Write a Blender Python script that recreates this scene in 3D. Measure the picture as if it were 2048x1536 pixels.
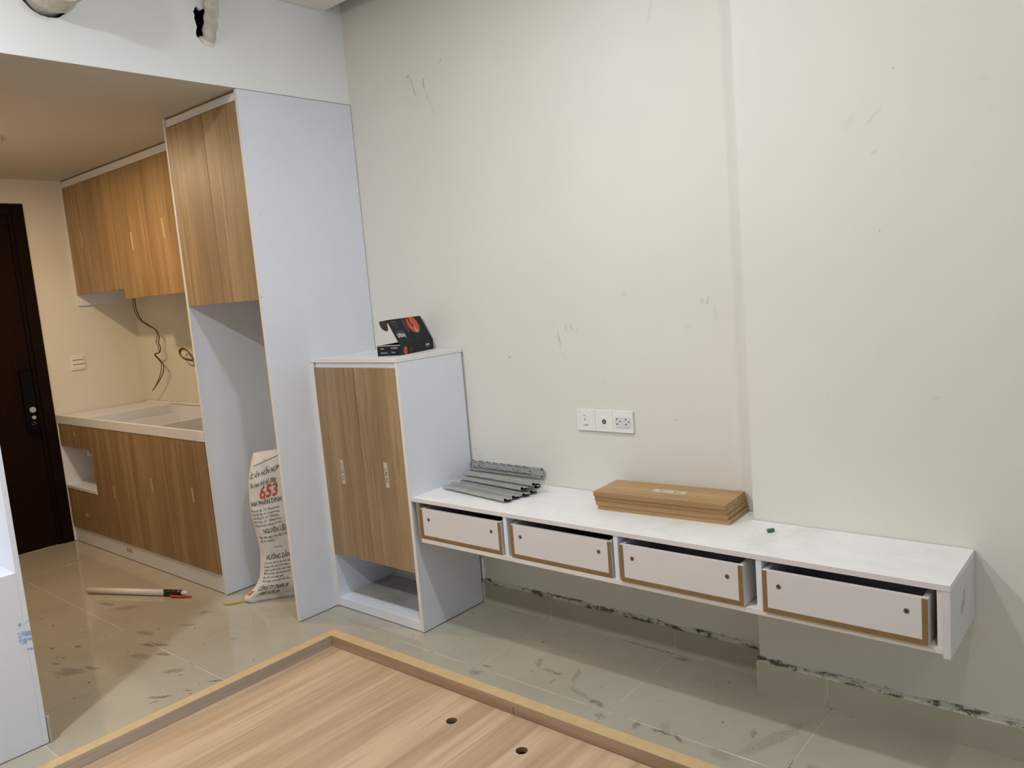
import bpy, bmesh, math, random
import numpy as np
from mathutils import Vector, Matrix, noise

for o in list(bpy.data.objects):
    bpy.data.objects.remove(o)
SC = bpy.context.scene
COL = SC.collection
random.seed(7)
PI = math.pi

# ------------------------------------------------------------------ camera
CAM_P = Vector((3.0231, -2.5039, 1.4299))
FPX = 1573.75
yaw, pitch, roll = 0.7117, -0.1237, -0.0826
F = Vector((-math.sin(yaw) * math.cos(pitch), math.cos(yaw) * math.cos(pitch), math.sin(pitch)))
R0 = F.cross(Vector((0, 0, 1))).normalized()
U0 = R0.cross(F)
Rv = R0 * math.cos(roll) + U0 * math.sin(roll)
Uv = U0 * math.cos(roll) - R0 * math.sin(roll)
cd = bpy.data.cameras.new('camera')
cam = bpy.data.objects.new('camera', cd)
COL.objects.link(cam)
M = Matrix((Rv, Uv, -F)).transposed().to_4x4()
M.translation = CAM_P
cam.matrix_world = M
cd.sensor_fit = 'HORIZONTAL'
cd.sensor_width = 36.0
cd.lens = FPX / 2048 * 36.0
cd.clip_start = 0.02
SC.camera = cam

# ------------------------------------------------------------------ light and exposure
vs = SC.view_settings
vs.view_transform = 'Standard'
vs.look = 'None'
vs.exposure = 0.0
vs.gamma = 1.0
vs.use_curve_mapping = False
W = bpy.data.worlds.new('world')
SC.world = W
W.use_nodes = True
W.node_tree.nodes['Background'].inputs[0].default_value = (0.55, 0.68, 0.9, 1)
W.node_tree.nodes['Background'].inputs[1].default_value = 0.6
HC = 2.745          # main ceiling
HK = 2.3405         # kitchen ceiling


def area(name, loc, rot, power, color, size, shape='DISK', size_y=None):
    l = bpy.data.lights.new(name, 'AREA')
    l.shape = shape
    l.size = size
    if size_y:
        l.size_y = size_y
    l.energy = power
    l.color = color
    o = bpy.data.objects.new(name, l)
    COL.objects.link(o)
    o.location = loc
    o.rotation_euler = rot
    return o


def bulb(name, loc, power, color, radius=0.05):
    l = bpy.data.lights.new(name, 'POINT')
    l.energy = power
    l.color = color
    l.shadow_soft_size = radius
    o = bpy.data.objects.new(name, l)
    COL.objects.link(o)
    o.location = loc
    return o


COOL, WARM = (0.93, 1.0, 1.11), (1.0, 0.92, 0.81)
# each lamp: a downward disc, plus the little that leaves its rim sideways
LAMPS = [(1.60, -1.12, 12.6, COOL), (2.88, -1.12, 5.5, WARM), (0.70, -2.60, 33, (0.99, 1.0, 1.0)), (4.10, -2.62, 5, WARM)]  # last one is an added, unseen fill for faces turned to the right
for lx, ly, pw, lc_ in LAMPS:
    area('room_lamp', (lx, ly, HC - 0.036), (0, 0, 0), pw, lc_, 0.11)
    bulb('room_lamp_rim', (lx, ly, HC - 0.085), pw * 0.30, lc_)
KLAMP = (-1.40, -1.19)
area('kitchen_lamp', (KLAMP[0], KLAMP[1], HK - 0.036), (0, 0, 0), 18, (1.0, 0.715, 0.43), 0.11)
# added bluish fill, shining in through the unseen opening in the right wall
area('added_cool_fill', (6.32, -1.9, 1.35), (0, PI / 2, 0), 15, (0.62, 0.79, 1.0), 2.2, 'RECTANGLE', 2.0)


# ------------------------------------------------------------------ node helpers
def newmat(name):
    m = bpy.data.materials.new(name)
    m.use_nodes = True
    nt = m.node_tree
    return m, nt, nt.nodes['Principled BSDF']


def nd(nt, kind, **kw):
    n = nt.nodes.new(kind)
    for k, v in kw.items():
        setattr(n, k, v)
    return n


def setin(n, i, v):
    s = n.inputs[i]
    if hasattr(v, 'is_output') or isinstance(v, bpy.types.NodeSocket):
        n.id_data.links.new(v, s)
    else:
        s.default_value = v


def math_n(nt, op, a, b=None, clamp=False):
    n = nd(nt, 'ShaderNodeMath', operation=op, use_clamp=clamp)
    setin(n, 0, a)
    if b is not None:
        setin(n, 1, b)
    return n.outputs[0]


def mapr(nt, v, a, b, c=0.0, d=1.0, smooth=True):
    n = nd(nt, 'ShaderNodeMapRange', interpolation_type='SMOOTHSTEP' if smooth else 'LINEAR')
    setin(n, 0, v)
    for i, x in enumerate((a, b, c, d)):
        n.inputs[i + 1].default_value = x
    return n.outputs[0]


def mixc(nt, fac, a, b):
    n = nd(nt, 'ShaderNodeMix', data_type='RGBA')
    setin(n, 0, fac)
    for i, v in ((6, a), (7, b)):
        setin(n, i, (*v, 1) if isinstance(v, tuple) else v)
    return n.outputs[2]


def noise_n(nt, vec, scale, detail=3.0, rough=0.55, out=0):
    n = nd(nt, 'ShaderNodeTexNoise')
    if vec is not None:
        nt.links.new(vec, n.inputs['Vector'])
    n.inputs['Scale'].default_value = scale
    n.inputs['Detail'].default_value = detail
    n.inputs['Roughness'].default_value = rough
    return n.outputs[out]


def mapping(nt, vec, scale=(1, 1, 1), loc=(0, 0, 0), rot=(0, 0, 0), kind='POINT'):
    n = nd(nt, 'ShaderNodeMapping', vector_type=kind)
    nt.links.new(vec, n.inputs[0])
    n.inputs['Location'].default_value = loc
    n.inputs['Rotation'].default_value = rot
    n.inputs['Scale'].default_value = scale
    return n.outputs[0]


def position(nt):
    return nd(nt, 'ShaderNodeNewGeometry').outputs['Position']


def objcoord(nt, rnd=True):
    v = nd(nt, 'ShaderNodeTexCoord').outputs['Object']
    if not rnd:
        return v
    r = nd(nt, 'ShaderNodeObjectInfo').outputs['Random']
    k = math_n(nt, 'MULTIPLY', r, 37.0)
    a = nd(nt, 'ShaderNodeVectorMath', operation='ADD')
    nt.links.new(v, a.inputs[0])
    nt.links.new(k, a.inputs[1])
    return a.outputs[0]


def bump(nt, b, h, strength, dist=0.002):
    n = nd(nt, 'ShaderNodeBump')
    n.inputs['Strength'].default_value = strength
    n.inputs['Distance'].default_value = dist
    nt.links.new(h, n.inputs['Height'])
    nt.links.new(n.outputs[0], b.inputs['Normal'])


def plain(name, col, rough=0.5, metal=0.0, spec=0.5, vary=0.04, scale=9.0, bmp=0.0):
    m, nt, b = newmat(name)
    v = objcoord(nt)
    n = noise_n(nt, v, scale, 4)
    f = mapr(nt, n, 0.3, 0.7, smooth=False)
    lo = tuple(c * (1 - vary) for c in col)
    hi = tuple(min(1, c * (1 + vary)) for c in col)
    nt.links.new(mixc(nt, f, lo, hi), b.inputs['Base Color'])
    b.inputs['Roughness'].default_value = rough
    b.inputs['Metallic'].default_value = metal
    b.inputs['Specular IOR Level'].default_value = spec
    if bmp:
        bump(nt, b, noise_n(nt, v, 260, 2), bmp, 0.0006)
    return m


def wood(name, base, dark, light, axis='z', rough=0.42, sc=1.0, contrast=1.0):
    """oak-print laminate, long streaks running along one axis"""
    m, nt, b = newmat(name)
    v = objcoord(nt)
    def stretch(a, l):
        s = {'x': (l, a, a), 'y': (a, l, a), 'z': (a, a, l)}[axis]
        return mapping(nt, v, s)
    warp = noise_n(nt, stretch(3.0 * sc, 1.2 * sc), 1.0, 2, out=1)
    vv = nd(nt, 'ShaderNodeVectorMath', operation='MULTIPLY_ADD')
    nt.links.new(warp, vv.inputs[0])
    vv.inputs[1].default_value = (0.02, 0.02, 0.02)
    nt.links.new(v, vv.inputs[2])
    v = vv.outputs[0]
    band = noise_n(nt, stretch(13 * sc, 0.7 * sc), 1.0, 3, 0.6)
    streak = noise_n(nt, stretch(55 * sc, 1.6 * sc), 1.0, 4, 0.65)
    fine = noise_n(nt, stretch(240 * sc, 6 * sc), 1.0, 2, 0.6)
    c1 = mixc(nt, mapr(nt, band, 0.36, 0.66), dark, light)
    c2 = mixc(nt, math_n(nt, 'MULTIPLY', mapr(nt, streak, 0.50, 0.66), 0.62 * contrast), c1, tuple(x * 0.62 for x in dark))
    c3 = mixc(nt, math_n(nt, 'MULTIPLY', mapr(nt, fine, 0.40, 0.72), 0.35 * contrast), c2, base)
    c4 = mixc(nt, 0.22, c3, base)
    nt.links.new(c4, b.inputs['Base Color'])
    b.inputs['Roughness'].default_value = rough
    bump(nt, b, fine, 0.12, 0.0005)
    return m


def add_marks(nt, col, pos, marks, plane, dark, wob=0.02, wscale=14):
    """smears and scratches with a place of their own: (u, v, half length, half width, angle, strength)"""
    nz = noise_n(nt, pos, wscale, 3, 0.6, out=1)
    sub = nd(nt, 'ShaderNodeVectorMath', operation='MULTIPLY_ADD')
    nt.links.new(nz, sub.inputs[0])
    sub.inputs[1].default_value = (wob, wob, wob)
    nt.links.new(pos, sub.inputs[2])
    p = sub.outputs[0]
    h = wob / 2
    acc = None
    for (u, v, L, w, ang, st) in marks:
        if plane == 'xy':
            q = mapping(nt, p, (L, w, 50), (u + h, v + h, h), (0, 0, ang), 'TEXTURE')
        else:
            q = mapping(nt, p, (L, 50, w), (u + h, h, v + h), (0, -ang, 0), 'TEXTURE')
        ln = nd(nt, 'ShaderNodeVectorMath', operation='LENGTH')
        nt.links.new(q, ln.inputs[0])
        k = mapr(nt, ln.outputs['Value'], 0.35, 1.0, st, 0.0)
        acc = k if acc is None else math_n(nt, 'MAXIMUM', acc, k)
    grain = mapr(nt, noise_n(nt, pos, 90, 4, 0.7), 0.36, 0.60, 0.35, 1.0)
    return mixc(nt, math_n(nt, 'MULTIPLY', acc, grain), col, dark)


# ------------------------------------------------------------------ materials
def wall_paint(name, col, marks=None, plane='xz', rough=0.62):
    m, nt, b = newmat(name)
    p = position(nt)
    f = mapr(nt, noise_n(nt, p, 1.6, 4), 0.3, 0.7)
    c = mixc(nt, f, tuple(x * 0.975 for x in col), tuple(min(1, x * 1.015) for x in col))
    if marks:
        c = add_marks(nt, c, p, marks, plane, (0.30, 0.29, 0.26), 0.012, 30)
    nt.links.new(c, b.inputs['Base Color'])
    b.inputs['Roughness'].default_value = rough
    b.inputs['Specular IOR Level'].default_value = 0.3
    bump(nt, b, noise_n(nt, p, 160, 3), 0.06, 0.001)
    return m


def seg(x0, z0, x1, z1, w, st):
    return ((x0 + x1) / 2, (z0 + z1) / 2, math.hypot(x1 - x0, z1 - z0) / 2 * 1.25, w, math.atan2(z1 - z0, x1 - x0), st)


WALL_MARKS = [seg(.400, 2.377, .418, 2.376, .006, .8), seg(.418, 2.372, .436, 2.315, .004, .8), seg(.436, 2.325, .446, 2.285, .005, .95),
              seg(.495, 2.352, .505, 2.30, .005, .9), seg(.495, 2.352, .512, 2.338, .004, .6), seg(.506, 2.30, .530, 2.235, .004, .5), seg(.53, 2.24, .552, 2.185, .005, .25),
              seg(.606, 2.39, .622, 2.405, .004, .8), seg(.152 + .975, 1.235, 1.135, 1.165, .007, .45), seg(1.165, 1.263, 1.17, 1.235, .006, .38),
              seg(1.19, 1.27, 1.198, 1.235, .007, .38), seg(1.215, 1.243, 1.217, 1.23, .006, .3), seg(1.132, 1.16, 1.155, 1.12, .004, .2),
              seg(1.752, 1.335, 1.764, 1.315, .010, .25), seg(1.783, 1.345, 1.775, 1.305, .007, .3), seg(1.80, 1.31, 1.81, 1.25, .010, .14),
              seg(1.44, 1.36, 1.452, 1.368, .009, .2), (0.862, 1.134, .007, .007, 0, .9), seg(1.615, .902, 1.645, .900, .003, .5),
              seg(1.63, 2.345, 1.60, 2.27, .008, .16), (1.70, 1.235, .02, .012, 0, .12), (1.33, 1.03, .02, .014, 0, .10)]
PIER_MARKS = [seg(2.33, 1.80, 2.372, 1.838, .008, .22), seg(2.27, 1.795, 2.30, 1.83, .016, .10), seg(2.34, 1.715, 2.36, 1.727, .006, .20),
              (2.405, 1.935, .005, .005, 0, .6), (2.36, 1.50, .004, .004, 0, .6), (2.62, 1.86, .02, .012, 0, .08), (2.50, 1.02, .02, .006, .3, .12),
              (2.2, 1.02, .004, .012, 0, .12)]
M_WALL = wall_paint('wall_paint_cream', (0.760, 0.740, 0.670), WALL_MARKS)
M_PIER = wall_paint('pier_paint', (0.775, 0.750, 0.685), PIER_MARKS)
M_WALLP = wall_paint('side_wall_paint', (0.76, 0.735, 0.665))
M_WHITE = wall_paint('bulkhead_paint', (0.92, 0.93, 0.915))
M_FRONT = wall_paint('front_wall_grey', (0.40, 0.38, 0.35))  # unseen wall, darkened to cut the light bounced back into the room
M_KCEIL = wall_paint('kitchen_ceiling_shaded', (0.62, 0.59, 0.535))  # same ceiling paint, with the kitchen's dimness put into the colour
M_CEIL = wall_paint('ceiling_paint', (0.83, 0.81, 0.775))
M_VOID = plain('dark_void', (0.012, 0.011, 0.010), 0.95, spec=0.0)  # near-black colour stands in for the shade inside the pipe holes


def laminate(name, col, rough=0.34, dust=0.0):
    m, nt, b = newmat(name)
    p = position(nt)
    f = mapr(nt, noise_n(nt, p, 5, 4), 0.35, 0.7)
    c = mixc(nt, f, tuple(x * 0.98 for x in col), col)
    sp = mapr(nt, noise_n(nt, p, 46, 2, 0.5), 0.735, 0.77, 0, 0.30)
    c = mixc(nt, sp, c, (0.36, 0.35, 0.33))
    if dust:
        d = mapr(nt, noise_n(nt, mapping(nt, p, (1, 2.2, 1)), 6, 5, 0.65), 0.46, 0.66, 0, dust)
        c = mixc(nt, d, c, (0.90, 0.885, 0.84))
        d2 = mapr(nt, noise_n(nt, mapping(nt, p, (1.4, 1, 1), (3, 1, 0)), 4, 5, 0.7), 0.54, 0.72, 0, dust * 0.8)
        c = mixc(nt, d2, c, (0.56, 0.56, 0.51))
    nt.links.new(c, b.inputs['Base Color'])
    b.inputs['Roughness'].default_value = rough
    b.inputs['Specular IOR Level'].default_value = 0.4
    return m


M_LAM = laminate('white_laminate', (0.795, 0.822, 0.885))
M_DRAW = laminate('melamine_warm_lit', (0.745, 0.705, 0.690), 0.45)  # white laminate with warm, dimmer lamp light put into the colour
M_LAMTOP = laminate('white_laminate_dusty', (0.815, 0.815, 0.80), 0.42, 0.45)
M_EDGE = laminate('edge_band_beige', (0.80, 0.745, 0.685), 0.5)
M_OAK = wood('oak_laminate', (0.370, 0.250, 0.132), (0.258, 0.158, 0.074), (0.412, 0.284, 0.154), 'z', rough=0.48, contrast=1.35)
M_OAKX = wood('oak_board', (0.425, 0.258, 0.105), (0.350, 0.200, 0.076), (0.480, 0.300, 0.128), 'x', contrast=0.6)
M_BED = wood('pale_oak_panel', (0.545, 0.385, 0.245), (0.410, 0.270, 0.165), (0.620, 0.455, 0.300), 'y', contrast=0.8)
M_RAIL = wood('rail_oak', (0.42, 0.285, 0.18), (0.30, 0.19, 0.115), (0.47, 0.325, 0.215), 'x', contrast=0.6)
M_RAILY = wood('rail_oak_grey', (0.50, 0.43, 0.36), (0.38, 0.32, 0.26), (0.58, 0.50, 0.425), 'y', contrast=0.7)
M_MDF = plain('raw_mdf_pale', (0.560, 0.405, 0.205), 0.75, vary=0.07, scale=30, bmp=0.2)
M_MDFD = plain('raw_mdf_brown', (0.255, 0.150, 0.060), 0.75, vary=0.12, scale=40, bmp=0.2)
M_MDFG = plain('raw_board_greenish', (0.27, 0.265, 0.195), 0.8, vary=0.14, scale=40)
M_DOOR = plain('dark_door_veneer', (0.014, 0.006, 0.0036), 0.55, spec=0.05, vary=0.25, scale=60, bmp=0.1)
M_DFRAME = plain('dark_door_frame', (0.010, 0.004, 0.0026), 0.5, spec=0.08, vary=0.15)
M_BLACK = plain('black_plastic', (0.003, 0.003, 0.0035), 0.35, spec=0.12)
M_GAP = plain('shadow_gap', (0.02, 0.018, 0.015), 0.9)
M_STEEL = plain('zinc_steel', (0.42, 0.43, 0.40), 0.38, 0.75, vary=0.1)
M_ZINC = plain('zinc_slide', (0.44, 0.455, 0.425), 0.42, 0.35, vary=0.10, scale=20)
M_SCREW = plain('screw_metal', (0.22, 0.19, 0.15), 0.4, 0.7)
M_SILVER = plain('silver_knob', (0.75, 0.74, 0.72), 0.25, 0.9)
M_PLATE = plain('white_switch_plastic', (0.84, 0.83, 0.79), 0.3, vary=0.01)
M_INS = plain('switch_insert', (0.70, 0.69, 0.70), 0.4, vary=0.01)
M_DARK = plain('dark_slot', (0.03, 0.028, 0.025), 0.6)
M_GREYPRINT = plain('grey_print', (0.28, 0.27, 0.25), 0.6)
M_TAPE = plain('masking_tape', (0.58, 0.50, 0.37), 0.7)
M_TAPEK = plain('masking_tape_dull', (0.57, 0.455, 0.30), 0.7)
M_INK = plain('ink', (0.035, 0.03, 0.03), 0.6)
M_INKD = plain('faded_ink', (0.22, 0.15, 0.085), 0.6)
M_WIRE = plain('brown_wire', (0.060, 0.024, 0.009), 0.45, vary=0.2)
M_WIREO = plain('orange_wire', (0.20, 0.095, 0.028), 0.45)
M_PVC = plain('white_pvc', (0.80, 0.77, 0.70), 0.4)
M_BTAPE = plain('black_tape', (0.012, 0.012, 0.012), 0.28, vary=0.3, scale=50)
M_RED = plain('red_plastic', (0.55, 0.06, 0.025), 0.4)
M_GREEN = plain('green_plastic', (0.01, 0.17, 0.07), 0.3)
M_YEL = plain('yellow_twine', (0.52, 0.40, 0.06), 0.6)
M_BOX = plain('black_card', (0.011, 0.0125, 0.013), 0.5, spec=0.25, vary=0.5, scale=30)
M_CARDIN = plain('card_inside', (0.035, 0.022, 0.018), 0.7)
M_CARDEDGE = plain('grey_card_edge', (0.34, 0.32, 0.30), 0.8)
M_ORANGE = plain('orange_print', (0.62, 0.085, 0.028), 0.5, vary=0.06)
M_PALEPRINT = plain('white_print', (0.85, 0.85, 0.83), 0.5, vary=0.01)
M_TORN = plain('torn_card', (0.62, 0.50, 0.40), 0.8)
M_VIOLET = plain('violet_print', (0.030, 0.022, 0.036), 0.5)
M_PRINTR = plain('red_ink', (0.55, 0.075, 0.025), 0.6, vary=0.08)
M_PRINTB = plain('black_ink_print', (0.035, 0.03, 0.035), 0.6)
M_BLUE = plain('blue_paint_smear', (0.30, 0.47, 0.78), 0.7, vary=0.3, scale=60)
M_LAMPON, _nt, _b = newmat('lamp_diffuser')
_b.inputs['Emission Color'].default_value = (1, 0.9, 0.75, 1)
_b.inputs['Emission Strength'].default_value = 2.0


def cloth_wrap():
    m, nt, b = newmat('grey_wrap_tape')
    v = objcoord(nt)
    n = noise_n(nt, v, 22, 4)
    nt.links.new(mixc(nt, mapr(nt, n, 0.3, 0.7), (0.53, 0.49, 0.41), (0.70, 0.67, 0.59)), b.inputs['Base Color'])
    b.inputs['Roughness'].default_value = 0.75
    bump(nt, b, noise_n(nt, v, 45, 3), 0.5, 0.006)
    return m


M_WRAP = cloth_wrap()


def sack_mat():
    m, nt, b = newmat('woven_sack')
    v = objcoord(nt, False)
    n = noise_n(nt, v, 7, 4)
    c = mixc(nt, mapr(nt, n, 0.3, 0.7), (0.66, 0.62, 0.56), (0.78, 0.755, 0.71))
    st = mapr(nt, noise_n(nt, v, 20, 4, 0.7), 0.60, 0.72, 0, 0.35)
    c = mixc(nt, st, c, (0.48, 0.41, 0.31))
    nt.links.new(c, b.inputs['Base Color'])
    b.inputs['Roughness'].default_value = 0.45
    w = nd(nt, 'ShaderNodeTexChecker')
    w.inputs['Scale'].default_value = 420
    nt.links.new(v, w.inputs['Vector'])
    bump(nt, b, math_n(nt, 'ADD', math_n(nt, 'MULTIPLY', noise_n(nt, v, 38, 3), 3.0), math_n(nt, 'MULTIPLY', w.outputs['Fac'], 0.1)), 0.4, 0.0022)
    return m


M_SACK = sack_mat()


def plastic_film():
    m, nt, b = newmat('clear_plastic_film')
    tr = nd(nt, 'ShaderNodeBsdfTransparent')
    gl = nd(nt, 'ShaderNodeBsdfGlossy')
    gl.inputs['Roughness'].default_value = 0.18
    gl.inputs['Color'].default_value = (0.9, 0.93, 0.93, 1)
    df = nd(nt, 'ShaderNodeBsdfDiffuse')
    df.inputs['Color'].default_value = (0.74, 0.78, 0.76, 1)
    v = objcoord(nt)
    mx0 = nd(nt, 'ShaderNodeMixShader')
    mx0.inputs[0].default_value = 0.55
    nt.links.new(gl.outputs[0], mx0.inputs[1])
    nt.links.new(df.outputs[0], mx0.inputs[2])
    mx = nd(nt, 'ShaderNodeMixShader')
    nt.links.new(mapr(nt, noise_n(nt, v, 28, 4), 0.38, 0.72, 0.0, 0.16), mx.inputs[0])
    nt.links.new(tr.outputs[0], mx.inputs[1])
    nt.links.new(mx0.outputs[0], mx.inputs[2])
    out = nt.nodes['Material Output']
    nt.links.new(mx.outputs[0], out.inputs['Surface'])
    bp_ = nd(nt, 'ShaderNodeBump')
    bp_.inputs['Strength'].default_value = 0.8
    bp_.inputs['Distance'].default_value = 0.006
    nt.links.new(noise_n(nt, v, 60, 3), bp_.inputs['Height'])
    nt.links.new(bp_.outputs[0], gl.inputs['Normal'])
    return m


M_FILM = plastic_film()

FLOOR_MARKS = [
    seg(-1.02, -1.02, -0.90, -0.90, .03, .45), seg(-1.16, -1.0, -1.06, -0.98, .02, .6), seg(-.46, -1.12, -.32, -1.05, .022, .75), seg(-.30, -1.12, -.22, -1.10, .014, .7),
    seg(-.62, -1.06, -.50, -1.03, .025, .5), seg(-.50, -1.45, -.40, -1.37, .035, .55), seg(-.46, -1.36, -.36, -1.32, .014, .5), seg(-.40, -1.21, -.27, -1.15, .028, .42),
    seg(-.10, -1.19, -.03, -1.13, .025, .6), seg(.06, -1.33, .14, -1.27, .012, .85), seg(.11, -1.345, .13, -1.315, .008, .7), seg(.14, -1.13, .20, -1.09, .007, .95),
    seg(.12, -1.22, .16, -1.20, .008, .8), seg(.17, -1.22, .19, -1.21, .006, .9), seg(-.02, -1.17, .01, -1.15, .006, .7), seg(-.56, -.80, -.50, -.75, .03, .42),
    seg(-.50, -.92, -.42, -.87, .022, .42), (-.791, -1.358, .014, .011, .5, .98), (-.70, -1.287, .020, .012, .3, .98), (-.629, -1.365, .012, .010, 1, .9), (-.735, -1.33, .008, .007, 0, .9),
    (-.60, -1.41, .03, .008, .4, .6), (-.50, -1.41, .04, .02, .2, .4), seg(-.58, -1.475, -.44, -1.41, .006, .5), (-.67, -1.385, .006, .006, 0, .9),
    seg(.985, -.545, 1.035, -.50, .028, .5), seg(1.00, -.47, 1.04, -.455, .010, .6), seg(1.16, -.30, 1.20, -.375, .016, .45), seg(1.20, -.38, 1.30, -.36, .012, .42), (1.285, -.372, .018, .012, 0, .7),
    seg(1.33, -.28, 1.37, -.40, .018, .32), seg(1.37, -.42, 1.50, -.46, .016, .35), seg(1.49, -.46, 1.56, -.475, .016, .75), seg(1.30, -.44, 1.31, -.40, .008, .5),
    seg(1.76, -.50, 1.84, -.50, .012, .85), seg(1.83, -.49, 1.88, -.515, .010, .8), seg(1.70, -.475, 1.715, -.53, .014, .65), seg(1.55, -.53, 1.60, -.52, .02, .5), seg(1.6, -.49, 1.68, -.49, .01, .35),
    seg(1.78, -.42, 1.80, -.52, .02, .22), seg(2.02, -.33, 2.05, -.38, .012, .5), seg(2.03, -.52, 2.16, -.18, .035, .30), seg(1.95, -.50, 2.04, -.52, .03, .30), (2.24, -.42, .02, .012, 0, .35),
    (.60, -.40, .006, .006, 0, .9), (.75, -.37, .006, .005, 0, .8), (.82, -.44, .004, .006, 0, .8), (1.13, -.10, .007, .006, 0, .8), (.29, -.82, .010, .008, 0, .9), (.36, -.80, .03, .018, 0, .3),
    seg(1.30, -.015, 1.60, -.02, .012, .5), (1.62, -.04, .05, .02, 0, .5), seg(.70, -.02, .95, -.018, .008, .4), (.15, -.93, .008, .006, 0, .9), (-.12, -.86, .02, .015, 0, .35)]


def tile_mat(name, floor=True):
    m, nt, b = newmat(name)
    p = position(nt)
    rnd = nd(nt, 'ShaderNodeObjectInfo').outputs['Random']
    base = mixc(nt, mapr(nt, noise_n(nt, p, 2.5, 5, 0.6), 0.3, 0.72), (0.418, 0.380, 0.300), (0.476, 0.438, 0.352))
    base = mixc(nt, math_n(nt, 'MULTIPLY', rnd, 0.18), base, (0.39, 0.355, 0.280))
    rough = 0.16
    if floor:
        haze = mapr(nt, noise_n(nt, p, 1.7, 3, 0.5), 0.35, 0.75, 0, 0.35)
        base = mixc(nt, haze, base, (0.47, 0.458, 0.385))
        sm = mapr(nt, noise_n(nt, mapping(nt, p, (1.0, 1.7, 1), rot=(0, 0, 0.5)), 5.0, 6, 0.75), 0.60, 0.78, 0, 0.40)
        base = mixc(nt, sm, base, (0.22, 0.20, 0.155))
        sp = mapr(nt, noise_n(nt, p, 34, 1, 0.5), 0.745, 0.775, 0, 0.8)
        base = mixc(nt, sp, base, (0.12, 0.10, 0.075))
        base = add_marks(nt, base, p, FLOOR_MARKS, 'xy', (0.105, 0.095, 0.072), 0.05, 16)
        r = mapr(nt, noise_n(nt, p, 2.2, 3, 0.5), 0.35, 0.75, 0.045, 0.16)
        nt.links.new(r, b.inputs['Roughness'])
    else:
        b.inputs['Roughness'].default_value = rough
    nt.links.new(base, b.inputs['Base Color'])
    b.inputs['Specular IOR Level'].default_value = 0.5
    return m


M_TILE = tile_mat('floor_tile_beige')
M_BTILE = tile_mat('baseboard_tile', False)


def grout_mat():
    m, nt, b = newmat('grout')
    p = position(nt)
    c = mixc(nt, mapr(nt, noise_n(nt, p, 5, 5, 0.7), 0.50, 0.64), (0.66, 0.63, 0.55), (0.17, 0.155, 0.125))
    nt.links.new(c, b.inputs['Base Color'])
    b.inputs['Roughness'].default_value = 0.9
    return m


M_GROUT = grout_mat()


def mortar_mat():
    m, nt, b = newmat('mortar_smear')
    p = position(nt)
    n = noise_n(nt, mapping(nt, p, (1, 1, 2.5)), 13, 6, 0.75)
    c = mixc(nt, mapr(nt, n, 0.48, 0.58), (0.64, 0.62, 0.55), (0.125, 0.112, 0.082))
    nt.links.new(c, b.inputs['Base Color'])
    b.inputs['Roughness'].default_value = 0.95
    return m


M_MORTAR = mortar_mat()


# ------------------------------------------------------------------ mesh helpers
def bx(bm, x0, y0, z0, x1, y1, z1, bev=0.0, mat=0):
    vsx = [bm.verts.new((x, y, z)) for x in (x0, x1) for y in (y0, y1) for z in (z0, z1)]
    idx = [(0, 1, 3, 2), (4, 6, 7, 5), (0, 4, 5, 1), (2, 3, 7, 6), (0, 2, 6, 4), (1, 5, 7, 3)]
    fs = [bm.faces.new([vsx[i] for i in q]) for q in idx]
    for f in fs:
        f.material_index = mat
    if bev:
        es = list({e for f in fs for e in f.edges})
        bmesh.ops.bevel(bm, geom=es, offset=bev, segments=1, affect='EDGES', profile=0.7, material=-1)
    return fs


def mbox(*a, **k):
    bm = bmesh.new()
    bx(bm, *a, **k)
    return bm


def cyl(bm, p0, p1, r0, r1=None, n=24, cap=True, mat=0):
    p0, p1 = Vector(p0), Vector(p1)
    r1 = r0 if r1 is None else r1
    d = (p1 - p0).normalized()
    a = d.orthogonal().normalized()
    b = d.cross(a)
    A = [bm.verts.new(p0 + (a * math.cos(t) + b * math.sin(t)) * r0) for t in [2 * PI * i / n for i in range(n)]]
    B = [bm.verts.new(p1 + (a * math.cos(t) + b * math.sin(t)) * r1) for t in [2 * PI * i / n for i in range(n)]]
    fs = []
    for i in range(n):
        f = bm.faces.new((A[i], A[(i + 1) % n], B[(i + 1) % n], B[i]))
        f.smooth = True
        fs.append(f)
    if cap:
        fs.append(bm.faces.new(A[::-1]))
        fs.append(bm.faces.new(B))
    for f in fs:
        f.material_index = mat
    return fs


def tube(bm, pts, r, n=8, mat=0, radii=None):
    pts = [Vector(p) for p in pts]
    rings = []
    up = None
    for i, p in enumerate(pts):
        d = (pts[min(i + 1, len(pts) - 1)] - pts[max(i - 1, 0)]).normalized()
        if up is None:
            up = d.orthogonal().normalized()
        a = (up - d * up.dot(d)).normalized()
        up = a
        b = d.cross(a)
        rr = radii[i] if radii else r
        rings.append([bm.verts.new(p + (a * math.cos(t) + b * math.sin(t)) * rr) for t in [2 * PI * k / n for k in range(n)]])
    for A, B in zip(rings, rings[1:]):
        for i in range(n):
            f = bm.faces.new((A[i], A[(i + 1) % n], B[(i + 1) % n], B[i]))
            f.smooth = True
            f.material_index = mat
    for ring, rev in ((rings[0], True), (rings[-1], False)):
        f = bm.faces.new(ring[::-1] if rev else ring)
        f.material_index = mat


def smooth_path(pts, k=6):
    pts = [Vector(p) for p in pts]
    out = []
    for i in range(len(pts) - 1):
        p0, p1, p2, p3 = pts[max(i - 1, 0)], pts[i], pts[i + 1], pts[min(i + 2, len(pts) - 1)]
        for j in range(k):
            t = j / k
            out.append(0.5 * (2 * p1 + (p2 - p0) * t + (2 * p0 - 5 * p1 + 4 * p2 - p3) * t * t + (3 * p1 - p0 - 3 * p2 + p3) * t ** 3))
    out.append(pts[-1])
    return out


def world_loc(o):
    return Vector(o['_base']) if o is not None and '_base' in o else Vector((0, 0, 0))


BASE = {}


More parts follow.
